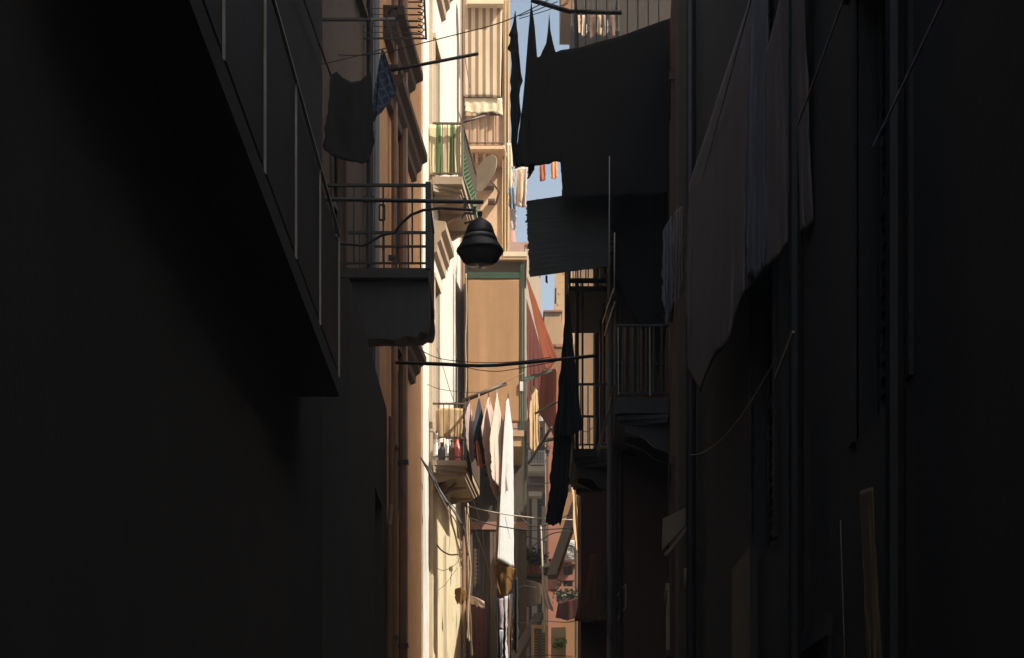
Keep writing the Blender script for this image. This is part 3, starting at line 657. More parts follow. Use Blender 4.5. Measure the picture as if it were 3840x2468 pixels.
MB().box((X(1268, 47.6), 47.6, 0), (X(1277, 47.6), 47.75, H(1185, 47.6))).build('column', 'greybeige', b)
MB().box((X(1226, 47.7), 47.7, H(1135, 47.7)), (X(1272, 47.7), 47.99, H(1131, 47.7))).build('string_course', 'brown_iron', b)
tag(MB().lathe([(.28, 0), (.26, .6), (.18, 1.4), (.02, 3.4)], (X(1196, 92), 92, H(590, 92)), 12).build('church_spire', 'rose_plaster'), 'tiny pinkish spire against the sky above the loggia', 'spire')
MB().box((-6, 92.4, 0), (5, 100, H(588, 92))); c = MB().box((-6, 90.5, 0), (1.0, 100, H(590, 92))).build('church', 'rose_plaster'); tag(c, 'distant church body under the pinkish spire', 'building')
# ================================================================== THINGS HUNG ACROSS AND ALONG THE STREET
# street lamp on its arm
D = 20.8
lp = thing('street_lamp', 'black bell-shaped street lamp hanging from a wall arm over the street', 'street lamp', P(741, 468, D))
a = Vector((xl2(D) + .003, D, H(466, D))); e = P(1131, 473, D)
MB().tube([a, e], .024, 10).build('arm', 'iron', lp)
MB().tube([a + Vector((0, 0, -.5))] + [P(x, y, D) for x, y in ((850, 575), (895, 550), (922, 545), (940, 522), (962, 503), (990, 492), (1030, 487), (1108, 492))] + [P(1110, 492, D)], .018, 8).build('brace', 'iron', lp)
mb = MB(); q = [P(1111, 484, D), P(1111, 500, D), P(1085, 499, D)]
mb.bar(q[0], q[1], .03); mb.bar(q[1], q[2], .025); mb.bar(P(1088, 499, D), P(1080, 512, D), .015); mb.bar(P(1088, 465, D), P(1088, 486, D), .04); mb.build('bracket', 'iron', lp)
c = P(1123, 500, D); u = D / 4000
prof = [(.008, 26), (.012, 6), (5, 5), (6.5, 0), (5, -5), (4, -9), (9, -13), (18, -18), (26, -25), (31, -34), (34, -44), (37.5, -54)]
MB().lathe([(max(r, .5) * u, z * u) for r, z in prof], c, 28).build('hood', 'lamp_shade', lp, True)
MB().lathe([(r * u, z * u) for r, z in ((38.2, -54.2), (39.6, -56), (41, -62.8), (39.5, -63))], c, 28).build('band', 'zinc', lp, True)
MB().lathe([(r * u, z * u) for r, z in ((40.5, -63.2), (45, -71), (50, -79), (54.5, -85), (55.5, -88.5), (53.5, -92), (47, -93))], c, 28).build('rim', 'lamp_shade', lp, True)
MB().lathe([(r * u, z * u) for r, z in ((50, -93.2), (47, -102), (41, -111), (33, -117), (22, -121), (1, -123))], c, 28).build('glass_bowl', 'lamp_glass', lp, True)
MB().bar(P(1086, 523, D), P(1104, 518, D), .02).build('cable_clip', 'iron', lp)

# wooden and iron drying poles
def pole(label, a, b, r, mat='pole_wood'): return tag(MB().tube([a, b], r, 8).build('drying_pole', mat, smooth=True), label, 'pole')
pole('long black pole reaching out from the brown house towards the striped curtain', P(905, 167, 21.6), P(1118, 126, 22.2), .021, 'iron')
pole('short pole tied to the upper white balcony corner', P(1080, 287, 31.9), P(1135, 271, 32.1), .022, 'brown_iron')
pole('wooden pole over the small washing on the lower white balcony', P(1084, 938, 31.85), P(1184, 897, 31.95), .04)
pole('dark rod sloping down to the top of the right upper balcony', P(1243, 0, 24.3), P(1335, 28, 24.3), .035, 'iron')
pole('thin rod across the front of the right upper balcony', P(1330, 27, 24.25), P(1455, 30, 24.1), .03, 'iron')
pole('slanting dark pole below the red awning', P(1252, 968, 34), P(1303, 940, 33.5), .022, 'iron')
pole('dark strut leaning from the loggia post towards the black drape', P(1236, 1085, 34.5), P(1290, 1000, 33.6), .03, 'iron')
pole('bent dark bar holding the tail of the red awning', P(1270, 1032, 34.2), P(1300, 1026, 33.8), .04, 'iron')

# cables
tag(MB().tube([P(925, 849, 24)] + [P(x, y, 24) for x, y in ((960, 849.5), (1000, 850.5), (1040, 852), (1080, 854.5), (1120, 856), (1160, 855), (1200, 851.5), (1240, 848), (1280, 844), (1340, 838), (1400, 832))], .024, 8).build('cable', 'cable', smooth=True), 'thick sagging black cable across the street in front of the beige blind', 'cable')
polywire('thin cable drooping under the thick black one', [(930, 852), (1075, 858), (1120, 866), (1165, 869), (1215, 862), (1300, 846)], 24.05, .006)
polywire('thin cable looping just above the thick black one', [(985, 820), (1025, 838), (1080, 846), (1150, 849), (1225, 845), (1290, 836)], 23.95, .006)
polywire('fine wire running from the plaid cloth up to the dark hanging rag', [(757, 125), (830, 130), (905, 122), (985, 102), (1080, 78), (1150, 60), (1205, 40), (1265, 10), (1300, -10)], 22.5, .007)
polywire('fine wire from the high blanket corner to the balcony rod', [(1215, 38), (1260, 22), (1305, 4)], 24.6, .007)
polywire('faint second wire beside the blanket corner', [(1215, 44), (1262, 30), (1330, 8)], 24.9, .006)
polywire('wire dropping down the white wall to the lower white balcony', [(1022, 815), (1034, 850), (1050, 905), (1062, 938)], 31.7, .006)
polywire('slack wire along the lower white balcony to the wooden pole', [(985, 890), (1020, 908), (1075, 917), (1120, 918)], 31.7, .006)
polywire('thin line from the wooden pole to the loggia post', [(1120, 918), (1160, 905), (1185, 893), (1225, 872)], 31.9, .007, 'cable_tan')
polywire('cord hanging beside the striped curtain', [(1088, 0), (1087, 100), (1089, 140), (1100, 205)], 35.9, .01, 'brown_iron')
polywire('vertical cord along the left edge of the beige blind', [(1090, 640), (1092, 720), (1089, 800), (1091, 880), (1088, 945)], 35.2, .014, 'cable_tan')
# the tangle running down the brown house to the wall lamp under the lower balcony
tb = [[(930, 800), (934, 860), (941, 900), (942, 965), (955, 1005), (975, 1055), (1000, 1098), (1025, 1140), (1050, 1180), (1075, 1215), (1090, 1260)],
      [(928, 815), (938, 880), (946, 930), (949, 975), (968, 1015), (985, 1070), (1010, 1105), (1030, 1150), (1060, 1195), (1085, 1240), (1094, 1300)],
      [(936, 840), (952, 880), (946, 950), (952, 1000), (980, 1062), (1006, 1112), (1035, 1165), (1066, 1190), (1082, 1230)],
      [(926, 860), (939, 905), (939, 950), (958, 990), (968, 1040), (996, 1090), (1018, 1135), (1046, 1190), (1068, 1225), (1080, 1290)]]
for i, q in enumerate(tb):
    polywire(['thick dark cable winding down the brown wall to the lower white balcony', 'cable twisted round the thick dark one beside the lower white balcony', 'outermost cable of the tangle beside the lower white balcony', 'loose cable behind the tangle on the brown wall'][i], q, 31.2 - .1 * i, (.02, .014, .01, .012)[i], 'cable' if i < 3 else 'brown_iron')
def curl(n, x0, y0, x1, y1, mat, lab, r=.009, d=32.4):
    for i in range(n):
        pts = [(x0 + (x1 - x0) * t + 9 * noise.noise((i * 3.1, t * 3, x0)), y0 + (y1 - y0) * t + 12 * noise.noise((i * 2.3 + 9, t * 2.5, 4))) for t in (0, .15, .3, .45, .6, .75, .9, 1)]
        polywire(lab, pts, d + .1 * i, r, mat, group=lab if n > 1 else None)
curl(5, 1040, 1130, 1082, 1330, 'cable_tan', 'tangled loose wire hanging on the sunny wall below the lower white balcony')
curl(4, 1095, 1180, 1098, 1500, 'cable_tan', 'wire of the bundle running down the corner of the sunny wall', .016, 33.5)
curl(3, 1088, 1190, 1104, 1535, 'brown_iron', 'dark wire of the bundle running down the corner of the sunny wall', .018, 33.8)
polywire('curved drooping cable on the sunny wall at the bottom', [(1014, 1260), (1030, 1285), (1052, 1298), (1078, 1300), (1082, 1330)], 32.6, .015, 'brown_iron')
polywire('thin looping wire low on the sunny wall', [(1010, 1320), (1035, 1335), (1060, 1325), (1075, 1310)], 32.7, .006, 'cable_tan')
polywire('thin wire curling back at the foot of the sunny wall', [(1010, 1390), (1040, 1370), (1058, 1345), (1072, 1328)], 32.8, .005, 'cable_tan')
for i, (q, lab) in enumerate((([(1095, 1185), (1160, 1200), (1250, 1212), (1345, 1217)], 'upper pale washing line crossing behind the white sheet'),
                             ([(1098, 1212), (1150, 1228), (1230, 1240), (1300, 1238), (1350, 1233)], 'lower dark washing line crossing behind the white sheet'),
                             ([(1230, 1290), (1280, 1255), (1310, 1245), (1350, 1247)], 'dark cable rising across the yellow wall'),
                             ([(1170, 1395), (1200, 1385), (1225, 1372), (1255, 1376)], 'dark line the trousers hang from'),
                             ([(1285, 1378), (1320, 1388), (1360, 1400)], 'line leading away from the pinkish towel'),
                             ([(1265, 1230), (1268, 1300), (1272, 1400), (1276, 1480)], 'pale cord hanging beside the plant balcony'),
                             ([(1170, 1442), (1200, 1425), (1225, 1418)], 'second dark line low behind the black trousers'))):
    polywire(lab, q, 30.4 + .6 * i, .011 if i != 5 else .02, ('rope', 'cable', 'cable', 'cable', 'cable', 'rope', 'cable')[i])
for i, (q, lab) in enumerate((([(1100, 1150), (1125, 1230), (1140, 1330), (1150, 1450)], 'pale wire dropping in front of the dark doorway'),
                             ([(1092, 1195), (1130, 1290), (1145, 1345), (1150, 1380)], 'thin wire slanting across the dark doorway'),
                             ([(1205, 1190), (1240, 1230), (1290, 1225), (1345, 1195)], 'thin drooping wire right of the white sheet'),
                             ([(1240, 1130), (1262, 1134), (1290, 1128)], 'short dark wire over the pale column'),
                             ([(1210, 1460), (1260, 1452), (1330, 1456), (1380, 1440)], 'low dark wire over the louvred shutter'),
                             ([(1215, 1540), (1270, 1533), (1340, 1536)], 'lowest dark wire at the bottom of the view'),
                             ([(1350, 990), (1375, 1010), (1420, 960)], 'short dark wire by the tan strip'))):
    polywire(lab, q, 29.0 + .8 * i, .009, 'cable_tan' if i < 2 else 'cable')
# lines along the walls near the camera
def line(label, a, b, sag, r, mat): return wire(label, a, b, sag, r, mat, 'clothesline', 'clothesline')
line('bright rod-like line high on the near right wall', (1.6, 6.0, 5.85), (1.6, 9.6, 5.7), .02, .006, 'rope')
line('line below the bright one on the near right wall', (1.6, 5.4, 4.82), (1.6, 7.6, 4.74), .01, .006, 'rope')
line('drooping dashed line on the right wall under the grey sheets', (1.6, 10.4, 4.62), (1.6, 15.4, 5.2), .15, .005, 'cable_tan')
line('short bright line right of the grey sheets', (1.6, 9.75, 4.58), (1.6, 10.4, 4.5), .0, .01, 'rope')
line('line carrying the two grey sheets', (1.55, 7.4, 7.25), (1.55, 17.6, 7.15), .05, .006, 'rope')
line('line carrying the small pale cloths beside the grey sheets', (1.62, 15.2, 7.2), (1.62, 18.2, 7.75), .05, .006, 'rope')
line('cable along the near left wall above the panelled balcony', (-1.7, 12.2, 8.35), (-1.7, 16.1, 8.9), .03, .01, 'cable_tan')
for (x, y, x2, y2), lab in (((1437, 675, 1410, 755), 'upper glinting rod by the end of the right row'), ((1440, 705, 1415, 785), 'second glinting rod by the end of the right row'), ((1440, 898, 1398, 1055), 'long glinting rod below the slatted balcony'), ((1432, 930, 1400, 1070), 'fainter rod beside the long glinting one')):
    tag(MB().bar(P(x, y, 23.8), P(x2, y2, 25.4), .018).build('drying_rod', 'iron_gloss'), lab, 'rod')
for (x, y, x2, y2, w), lab in (((1355, 1165, 1292, 1350, .2), 'dark plank-like awning edge slanting across the yellow wall'), ((1262, 1440, 1195, 1560, .2), 'brown slanting beam at the bottom behind the louvred shutter')):
    tag(MB().bar(P(x, y, 36), P(x2, y2, 34.5), w, .12).build('beam', 'door_wood'), lab, 'beam')

# ---- awnings, blinds and curtains
cloth('roller_blind', 'long plain beige blind filling the green loggia', 'blind', 'beige_canvas', [(1093, 651, 1094, 992), (1125, 651, 1125, 990), (1156, 651, 1156, 991), (1188, 651, 1188, 990), (1218, 651, 1217, 990)], 35.44, .012, 1.6, 40, 10, .6)
cloth('striped_curtain', 'brown and cream striped curtain hanging from the awning box', 'curtain', 'stripe', [(1087, 12, 1088, 226), (1110, 12, 1110, 227), (1140, 12, 1138, 226), (1176, 13, 1171, 230)], 36.1, .005, 2, 30, 10, 1.0)
cloth('drying_cloth', 'greenish white cloth laid over the railing under the striped curtain', 'cloth', 'cream_canvas', [(1087, 230, 1088, 262), (1120, 229, 1120, 266), (1150, 229, 1150, 262), (1175, 231, 1176, 270)], 36.14, .02, 4, 8, 8, 2)
cloth('curtain', 'limp grey curtain hanging at the edge of the striped one', 'curtain', 'greybeige_c' if 'greybeige_c' in M else 'tan_cotton', [(1177, -10, 1175, 600), (1184, -10, 1184, 600), (1192, -10, 1190, 560)], 36.6, .03, 2, 40, 6, 2)
cloth('red_awning', 'faded orange red awning slanting down beside the green loggia', 'awning', 'red_canvas', [(1232, 655, 1276, 866, 35.6), (1233, 652, 1284, 864, 36.0), (1233, 650, 1290, 860, 36.3), (1233, 648, 1304, 838, 36.6)], 36, .03, 3, 30, 8, 1.2, grow=False)
cloth('red_awning', 'lower coral strip of awning hanging under the thick cable', 'awning', 'orange_cotton', [(1268, 866, 1255, 960, 37.2), (1285, 864, 1290, 1010, 37.0), (1303, 862, 1302, 1040, 36.8)], 37, .03, 3, 20, 8, 2)
cloth('dark_cloth', 'dark maroon drape in the shade behind the red awning', 'cloth', 'maroon_cotton', [(1232, 700, 1234, 985, 37.6), (1250, 760, 1252, 990, 37.8), (1272, 840, 1270, 960, 38)], 37.8, .05, 3, 24, 8, 2)
cloth('dark_cloth', 'patterned brown cloth hanging below the green arm', 'cloth', 'tan_cotton', [(1240, 900, 1238, 1050, 36.4), (1250, 905, 1252, 1062, 36.5), (1258, 915, 1264, 1048, 36.6)], 36.5, .05, 3, 24, 8, 2.5)

# big dark sheets on the right balconies
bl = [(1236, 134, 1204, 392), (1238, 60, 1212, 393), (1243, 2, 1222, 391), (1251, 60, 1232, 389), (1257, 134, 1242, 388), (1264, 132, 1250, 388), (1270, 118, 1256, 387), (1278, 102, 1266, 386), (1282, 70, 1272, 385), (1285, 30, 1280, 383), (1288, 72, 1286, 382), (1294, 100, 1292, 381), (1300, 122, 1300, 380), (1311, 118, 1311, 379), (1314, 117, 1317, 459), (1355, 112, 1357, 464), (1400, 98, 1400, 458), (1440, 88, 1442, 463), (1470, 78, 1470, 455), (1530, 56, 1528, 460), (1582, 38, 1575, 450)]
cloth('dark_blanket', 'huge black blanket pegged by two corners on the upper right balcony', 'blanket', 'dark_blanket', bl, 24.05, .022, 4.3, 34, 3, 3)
def cloth_rows(name, label, cat, mat, rows, d, amp=.03, sub=8, seed=1.0, thick=.006):
    """hanging fabric whose two free edges follow the rows (y, left, right)"""
    vs = []; ys = []
    for a, b in zip(rows, rows[1:]):
        for k in range(4): ys.append([p + (q - p) * k / 4 for p, q in zip(a, b)])
    ys.append(list(rows[-1])); nu = 9
    for j, (y, l, r) in enumerate(ys):
        for i in range(nu):
            u = i / (nu - 1); p = P(l + (r - l) * u, y, d); p.y += amp * math.sin(5 * u + j * .12 + seed) + amp * noise.noise((u * 4, j * .2, seed)); vs.append(p)
    fs = [(j * nu + i, j * nu + i + 1, (j + 1) * nu + i + 1, (j + 1) * nu + i) for j in range(len(ys) - 1) for i in range(nu - 1)]
    return tag(MB().add(vs, fs).build(name, mat, smooth=True, solid=thick), label, cat)
def slat_mat(label, tl, tr, bl_, br, d, n=46):
    mb = MB(); rnd = random.Random(3)
    for i in range(n):
        t = (i + .5) / n
        a = P(tl[0] + (bl_[0] - tl[0]) * t - rnd.uniform(0, 3.5) - (3 if rnd.random() < .12 else 0), tl[1] + (bl_[1] - tl[1]) * t, d); b = P(tr[0] + (br[0] - tr[0]) * t + rnd.uniform(-2, 4), tr[1] + (br[1] - tr[1]) * t, d)
        o = Vector((0, .004 * math.sin(i * 2.1), 0)); mb.bar(a + o, b + o, .015, (b - a).length * 0 + .0275)
    for s in (.12, .5, .88):
        a = P(tl[0] + (tr[0] - tl[0]) * s, tl[1] + (tr[1] - tl[1]) * s - 2, d - .03); b = P(bl_[0] + (br[0] - bl_[0]) * s, bl_[1] + (br[1] - bl_[1]) * s + 5, d - .03); mb.bar(a, b, .012)
    return tag(mb.build('slatted_mat', 'bamboo'), label, 'mat')
cloth_rows('drying_cloth', 'narrow ragged black cloth hanging beside the big blanket', 'cloth', 'black_cotton', [(28, 1204.5, 1206), (48, 1202, 1208), (68, 1196, 1210), (80, 1190, 1212), (88, 1195, 1212), (102, 1193, 1213), (116, 1187, 1214), (126, 1195, 1215), (150, 1197, 1217), (175, 1196, 1219), (192, 1193, 1223), (206, 1196, 1218), (222, 1193, 1215), (245, 1195, 1216), (265, 1194, 1219), (300, 1197, 1213), (330, 1196, 1210), (360, 1199, 1212), (391, 1201, 1211)], 24.4)
slat_mat('black slatted cane mat hung on the second right balcony', (1233, 471), (1430, 442), (1241, 648), (1428, 622), 24.6)
cloth('drying_cloth', 'short dark strip dangling under the slatted mat', 'cloth', 'black_cotton', [(1276, 645, 1277, 661), (1281, 645, 1281, 663)], 24.7, .01, 1, 6, 4, 1)
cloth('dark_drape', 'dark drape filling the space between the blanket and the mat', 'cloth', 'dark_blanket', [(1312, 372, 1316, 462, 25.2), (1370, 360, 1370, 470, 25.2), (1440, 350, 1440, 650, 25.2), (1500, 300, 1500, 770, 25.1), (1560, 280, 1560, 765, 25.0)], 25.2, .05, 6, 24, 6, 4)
cloth('dark_dress', 'long black dress hanging from a point below the slatted mat', 'dress', 'black_cotton', [(1326, 690, 1297, 1012), (1327, 686, 1312, 1018), (1328, 688, 1335, 1022), (1330, 700, 1362, 1005)], 25.6, .06, 4, 40, 8, 6, seed=2.2)
cloth('black_trousers', 'black trousers hanging low under the long black dress', 'trousers', 'navy_cotton', [(1298, 1008, 1277, 1222), (1312, 1006, 1295, 1230), (1325, 1006, 1310, 1226), (1338, 1004, 1330, 1150)], 25.9, .05, 3, 34, 8, 5, seed=6.1)
cloth('tan_cloth', 'narrow tan cloth curving beside the black trousers', 'cloth', 'tan_cotton', [(1334, 1095, 1346, 1290, 30), (1340, 1090, 1350, 1292, 30.1), (1344, 1100, 1357, 1292, 30.1)], 30, .04, 1, 24, 5, 4)
cloth('brown_awning', 'dark reddish brown net awning low on the right', 'awning', 'mocha_cotton', [(1378, 1300, 1345, 1452, 26.6), (1385, 1295, 1368, 1458, 26.2), (1392, 1295, 1392, 1456, 25.9), (1400, 1300, 1420, 1452, 25.7)], 26, .05, 5, 22, 7, 3)

# washing on the lower white balcony
W = 31.6
cloth('small_cloth', 'striped pale pink cloth nearest the railing corner', 'cloth', 'rose_cotton', [(1088, 975, 1092, 1050, W - .1), (1093, 955, 1097, 1062, W - .05), (1098, 938, 1104, 1085, W + .05), (1106, 975, 1115, 1066, W + .2)], W + .1, .035, 2.5, 26, 6, 5)
cloth('jeans', 'dark blue jeans on the small washing line', 'jeans', 'denim', [(1107, 1000, 1114, 1085, W - .1), (1114, 960, 1120, 1090, W - .05), (1121, 928, 1128, 1097, W), (1133, 985, 1139, 1074, W + .1)], W, .04, 2.5, 26, 6, 4)
cloth('orange_cloth', 'little orange cloth tail hanging below the jeans', 'cloth', 'orange_cotton', [(1113, 1035, 1118, 1088), (1117, 1030, 1124, 1095), (1121, 1040, 1130, 1092)], W - .15, .02, 1, 14, 5, 2)
cloth('pink_shirt', 'pink garment between the jeans and the white sheet', 'shirt', 'pink_cotton', [(1126, 1000, 1136, 1078, W - .2), (1134, 962, 1148, 1140, W - .1), (1143, 925, 1160, 1162, W + .05), (1153, 960, 1172, 1172, W + .15), (1168, 1010, 1182, 1170, W + .3)], W + .1, .05, 3, 30, 7, 5)
cloth('cream_cloth', 'cream towel hanging against the white sheet', 'towel', 'cream_cotton', [(1145, 1030, 1150, 1110, W - .35), (1154, 975, 1158, 1128, W - .3), (1163, 918, 1168, 1140, W - .15), (1172, 970, 1178, 1160, W - .05), (1186, 1020, 1189, 1150, W + .05)], W + .05, .05, 3, 28, 7, 5)
for i, (px, py, lab) in enumerate(((1098, 936, 'peg holding the striped pale pink cloth'), (1121, 926, 'peg holding the dark blue jeans'), (1143, 923, 'peg holding the pink garment'), (1163, 916, 'peg holding the cream towel'), (1189, 926, 'peg holding the long white sheet'))):
    p = P(px, py, W); tag(MB().bar(p - Vector((0, 0, .05)), p + Vector((0, 0, .035)), .025).build('clothes_peg', 'bare_steel' if i % 2 else 'pole_wood'), 'small clothes ' + lab, 'clothes peg', 'pegs on the small washing line')
cloth('tan_sheet', 'shaded cream edge of sheet folded behind the long white one', 'sheet', 'tan_cotton', [(1166, 1150, 1158, 1312, W + .25), (1174, 1000, 1166, 1318, W + .3), (1184, 960, 1176, 1320, W + .3)], W, .02, 2, 28, 6, 1.5)
cloth('white_sheet', 'long bright white sheet hanging over the middle of the street', 'sheet', 'white_cotton', [(1179, 1010, 1164, 1309, W - .2), (1185, 940, 1174, 1313, W - .05), (1189, 928, 1184, 1319, W + .1), (1194, 965, 1195, 1325, W + .25), (1200, 1010, 1203, 1328, W + .4)], W, .03, 2.5, 44, 8, 1.2, seed=1.5)
cloth('dark_cloth', 'dark cloth hanging from the railing corner of the lower white balcony', 'cloth', 'black_cotton', [(1083, 950, 1086, 1085), (1090, 948, 1098, 1110), (1096, 960, 1106, 1130)], W + .5, .03, 2, 20, 6, 3)
# upper white balcony
cloth('striped_fabric', 'green and cream striped fabric behind the upper white balcony railing', 'cloth', 'reed', [(1003, 292, 1003, 410), (1030, 292, 1030, 410), (1055, 292, 1055, 410), (1078, 292, 1078, 408)], 31.95, .02, 5, 14, 8, 1)
def netting(label, pix, d0, d1):
    mb = MB(); (x0, y0), (x1, y1), (x2, y2), (x3, y3) = pix; n = 12
    def q(s, t): return P((x0 + (x1 - x0) * s) * (1 - t) + (x3 + (x2 - x3) * s) * t, (y0 + (y1 - y0) * s) * (1 - t) + (y3 + (y2 - y3) * s) * t, d0 + (d1 - d0) * s)
    for i in range(-n, n + 1):
        for sg in (1, -1):
            pts = []
            for k in range(17):
                t = k / 16; s = (i / n + t * 1.0) if sg > 0 else (1 - (i / n + t * 1.0))
                if 0 <= s <= 1: pts.append(q(s, t))
            if len(pts) > 1: mb.tube(pts, .009, 4)
    for s in (0, 1): mb.bar(q(s, 0), q(s, 1), .03)
    for t in (0, 1): mb.bar(q(0, t), q(1, t), .03)
    return tag(mb.build('netting', 'green_net'), label, 'netting')
netting('green lattice netting tied along the outer side of the upper white balcony', [(1082, 298), (1103, 392), (1120, 520), (1084, 415)], 31.9, 34.1)
# lower white balcony clutter
cloth('tan_cloth', 'tan cloth screening the lower white balcony railing', 'cloth', 'tan_cotton', [(1012, 958, 1012, 1030), (1040, 955, 1040, 1024), (1064, 955, 1064, 1026), (1086, 957, 1080, 1030)], 32.3, .02, 4, 12, 8, 2)
for px, col, h, r, lab in ((1012, 'cream_canvas', .55, .05, 'tall cream bottle'), (1022, 'white_paint', .62, .045, 'tall white bottle'), (1034, 'dark_wood', .4, .07, 'squat dark jar'), (1046, 'white_paint', .5, .05, 'shorter white bottle'), (1058, 'mocha_cotton', .45, .07, 'brown jar'), (1070, 'red_plastic', .5, .07, 'red plastic canister')):
    t = thing('bottle', lab + ' on the lower white balcony floor', 'bottle', (X(px, 32.1), 32.1, ho + .001))
    MB().lathe([(r, 0), (r, h * .65), (r * .45, h * .8), (r * .4, h * .93)], (X(px, 32.1), 32.1, ho + .001), 12).build('body', col, t, True)
    MB().lathe([(r * .5, h * .931), (r * .5, h)], (X(px, 32.1), 32.1, ho + .001), 12).build('cap', 'dark_wood' if col != 'dark_wood' else 'zinc', t)
# satellite dish
dc = P(1132, 408, 35.9); t = thing('satellite_dish', 'tan satellite dish beside the upper white balcony netting', 'satellite dish', dc)
ax = Vector((-.75, -.62, .3)).normalized(); s1 = ax.cross(Vector((0, 0, 1))).normalized(); s2 = s1.cross(ax)
mb = MB(); vs = []; fs = []; NR, NS = 6, 32
for i in range(NR + 1):
    for j in range(NS):
        an = 2 * math.pi * j / NS; r = .44 * i / NR
        vs.append(dc + s1 * r * math.cos(an) * .92 + s2 * r * math.sin(an) - ax * .09 * (1 - (i / NR) ** 2))
for i in range(NR):
    for j in range(NS): fs.append((i * NS + j, i * NS + (j + 1) % NS, (i + 1) * NS + (j + 1) % NS, (i + 1) * NS + j))
mb.add(vs, fs).build('reflector', 'dish', t, True, .012)
MB().bar(dc - s2 * .43, dc + ax * .55 - s2 * .2, .025).build('feed_arm', 'brown_iron', t)
MB().lathe([(.03, 0), (.04, .06), (.03, .12)], dc + ax * .55 - s2 * .2, 10).build('receiver', 'white_paint', t)
mb = MB(); mb.tube([dc - ax * .1, dc - ax * .3 + Vector((.1, .4, -.05)), Vector((dc.x + .25, 37.19, dc.z - .1))], .025, 6); mb.build('mount', 'brown_iron', t)
# tv aerial
t = thing('tv_aerial', 'small dark aerial high beside the plaid cloth', 'aerial', P(915, 60, 20.6))
MB().bar(P(868, 46, 20.6), P(925, 44, 20.6), .025).build('boom', 'zinc', t)
for x, y0, y1 in ((871, 36, 56), (905, 28, 72), (912, 66, 92), (921, 20, 52)): MB().bar(P(x, y0, 20.6), P(x + 2, y1, 20.6), .022).build('element', 'iron', t)
MB().tube([P(902, 64, 20.6), P(905, 40, 20.6), P(915, 22, 20.6), P(928, 18, 20.6), P(935, 35, 20.6), P(925, 50, 20.6)], .016, 6).build('loop', 'iron', t)
MB().bar(P(868, 46, 20.6), Vector((xl2(20.6), 20.6, H(46, 20.6))), .03).build('mast', 'iron', t)

# washing at the far end against the sky
cloth('orange_cloth', 'orange cloth on the high line against the sky', 'cloth', 'orange_cotton', [(1262, 375, 1263, 424), (1268, 375, 1269, 424), (1276, 374, 1277, 421)], 40, .03, 2, 12, 6, 1.5)
cloth('orange_cloth', 'peach cloth on the high line against the sky', 'cloth', 'peach_cotton', [(1288, 373, 1290, 416), (1295, 372, 1297, 420), (1303, 371, 1304, 414)], 40, .03, 2, 12, 6, 1.5)
polywire('high line with the orange and peach cloths', [(1185, 392), (1240, 384), (1300, 374), (1360, 366)], 40.02, .008, 'rope')
cloth('tan_cloth', 'pale pink towel in the sky gap beside the blanket', 'towel', 'cream_cotton', [(1206, 396, 1204, 478), (1214, 394, 1215, 486), (1222, 392, 1224, 484), (1234, 392, 1230, 486)], 35.3, .04, 2, 20, 6, 2)
cloth('tan_cloth', 'brown strip on the pale pink towel', 'towel', 'tan_cotton', [(1217, 400, 1214, 470), (1221, 400, 1220, 476)], 35.2, .01, 1, 12, 6, 1)
cloth('cream_cloth', 'yellowish cloth hanging at the edge of the tall peeling house', 'cloth', 'cream_canvas', [(1186, 335, 1186, 450), (1191, 334, 1192, 458), (1199, 338, 1199, 452)], 35.6, .03, 2, 20, 6, 3)
cloth('blue_cloth', 'light blue shirt hanging in the sky gap', 'shirt', 'light_denim', [(1190, 440, 1194, 520), (1197, 436, 1200, 530), (1203, 438, 1209, 512)], 35.5, .05, 2, 22, 6, 5)
cloth('lilac_cloth', 'lilac sock-like cloth under the light blue shirt', 'cloth', 'lilac_cotton', [(1192, 492, 1196, 536), (1199, 488, 1203, 540), (1206, 490, 1208, 532)], 35.4, .02, 1, 12, 6, 3)
cloth('white_cloth', 'white cloth between the yellowish cloth and the light blue shirt', 'cloth', 'white_cotton', [(1199, 398, 1195, 455), (1203, 396, 1203, 460)], 35.7, .02, 1, 14, 6, 3)
cloth('dark_cloth', 'black scrap hanging from the blanket hem', 'cloth', 'black_cotton', [(1236, 388, 1234, 420), (1243, 386, 1241, 412), (1252, 385, 1250, 396)], 24.2, .02, 1, 12, 6, 4)
polywire('line carrying the washing in the sky gap', [(1178, 340), (1200, 392), (1240, 388)], 35.6, .01, 'rope')
for i, (px, w, m) in enumerate(((1345, 12, 'tan_cotton'), (1362, 10, 'cream_cotton'), (1380, 14, 'mocha_cotton'), (1398, 8, 'tan_cotton'), (1412, 9, 'grey_cotton'), (1428, 10, 'mocha_cotton'))):
    cloth('hanging_garment', ['tan garment first from the sky on the high far balcony', 'cream garment on the high far balcony', 'dark garment after the cream one on the high far balcony', 'narrow tan strip on the high far balcony', 'grey garment on the high far balcony', 'dark garment nearest the wall on the high far balcony'][i], 'garment', m, [(px, 36, px - 1, 80 + 6 * (i % 3)), (px + w, 36, px + w + 1, 78 + 5 * (i % 2))], 43.9, .03, 1, 12, 6, 3)

# ---- left dark washing
cloth('black_shirt', 'black shirt hanging by its shoulders in front of the brown house', 'shirt', 'black_cotton', [(776, 176, 757, 350), (788, 166, 775, 362), (800, 180, 795, 372), (822, 193, 820, 380), (845, 188, 845, 382), (858, 175, 862, 376), (868, 172, 876, 330)], 19, .03, 1.7, 26, 6, 4)
cloth('plaid_cloth', 'blue plaid cloth pegged by one corner beside the black shirt', 'cloth', 'plaid', [(893, 118, 862, 292), (895, 116, 880, 280), (897, 118, 912, 240), (900, 122, 927, 214)], 19.4, .05, 3, 24, 8, 2)
wire('line carrying the black shirt and the plaid cloth', (xl2(19) - .05, 19.0, H(170, 19)), P(905, 112, 19.4), .02, .006, 'cable', 'clothesline', 'clothesline')
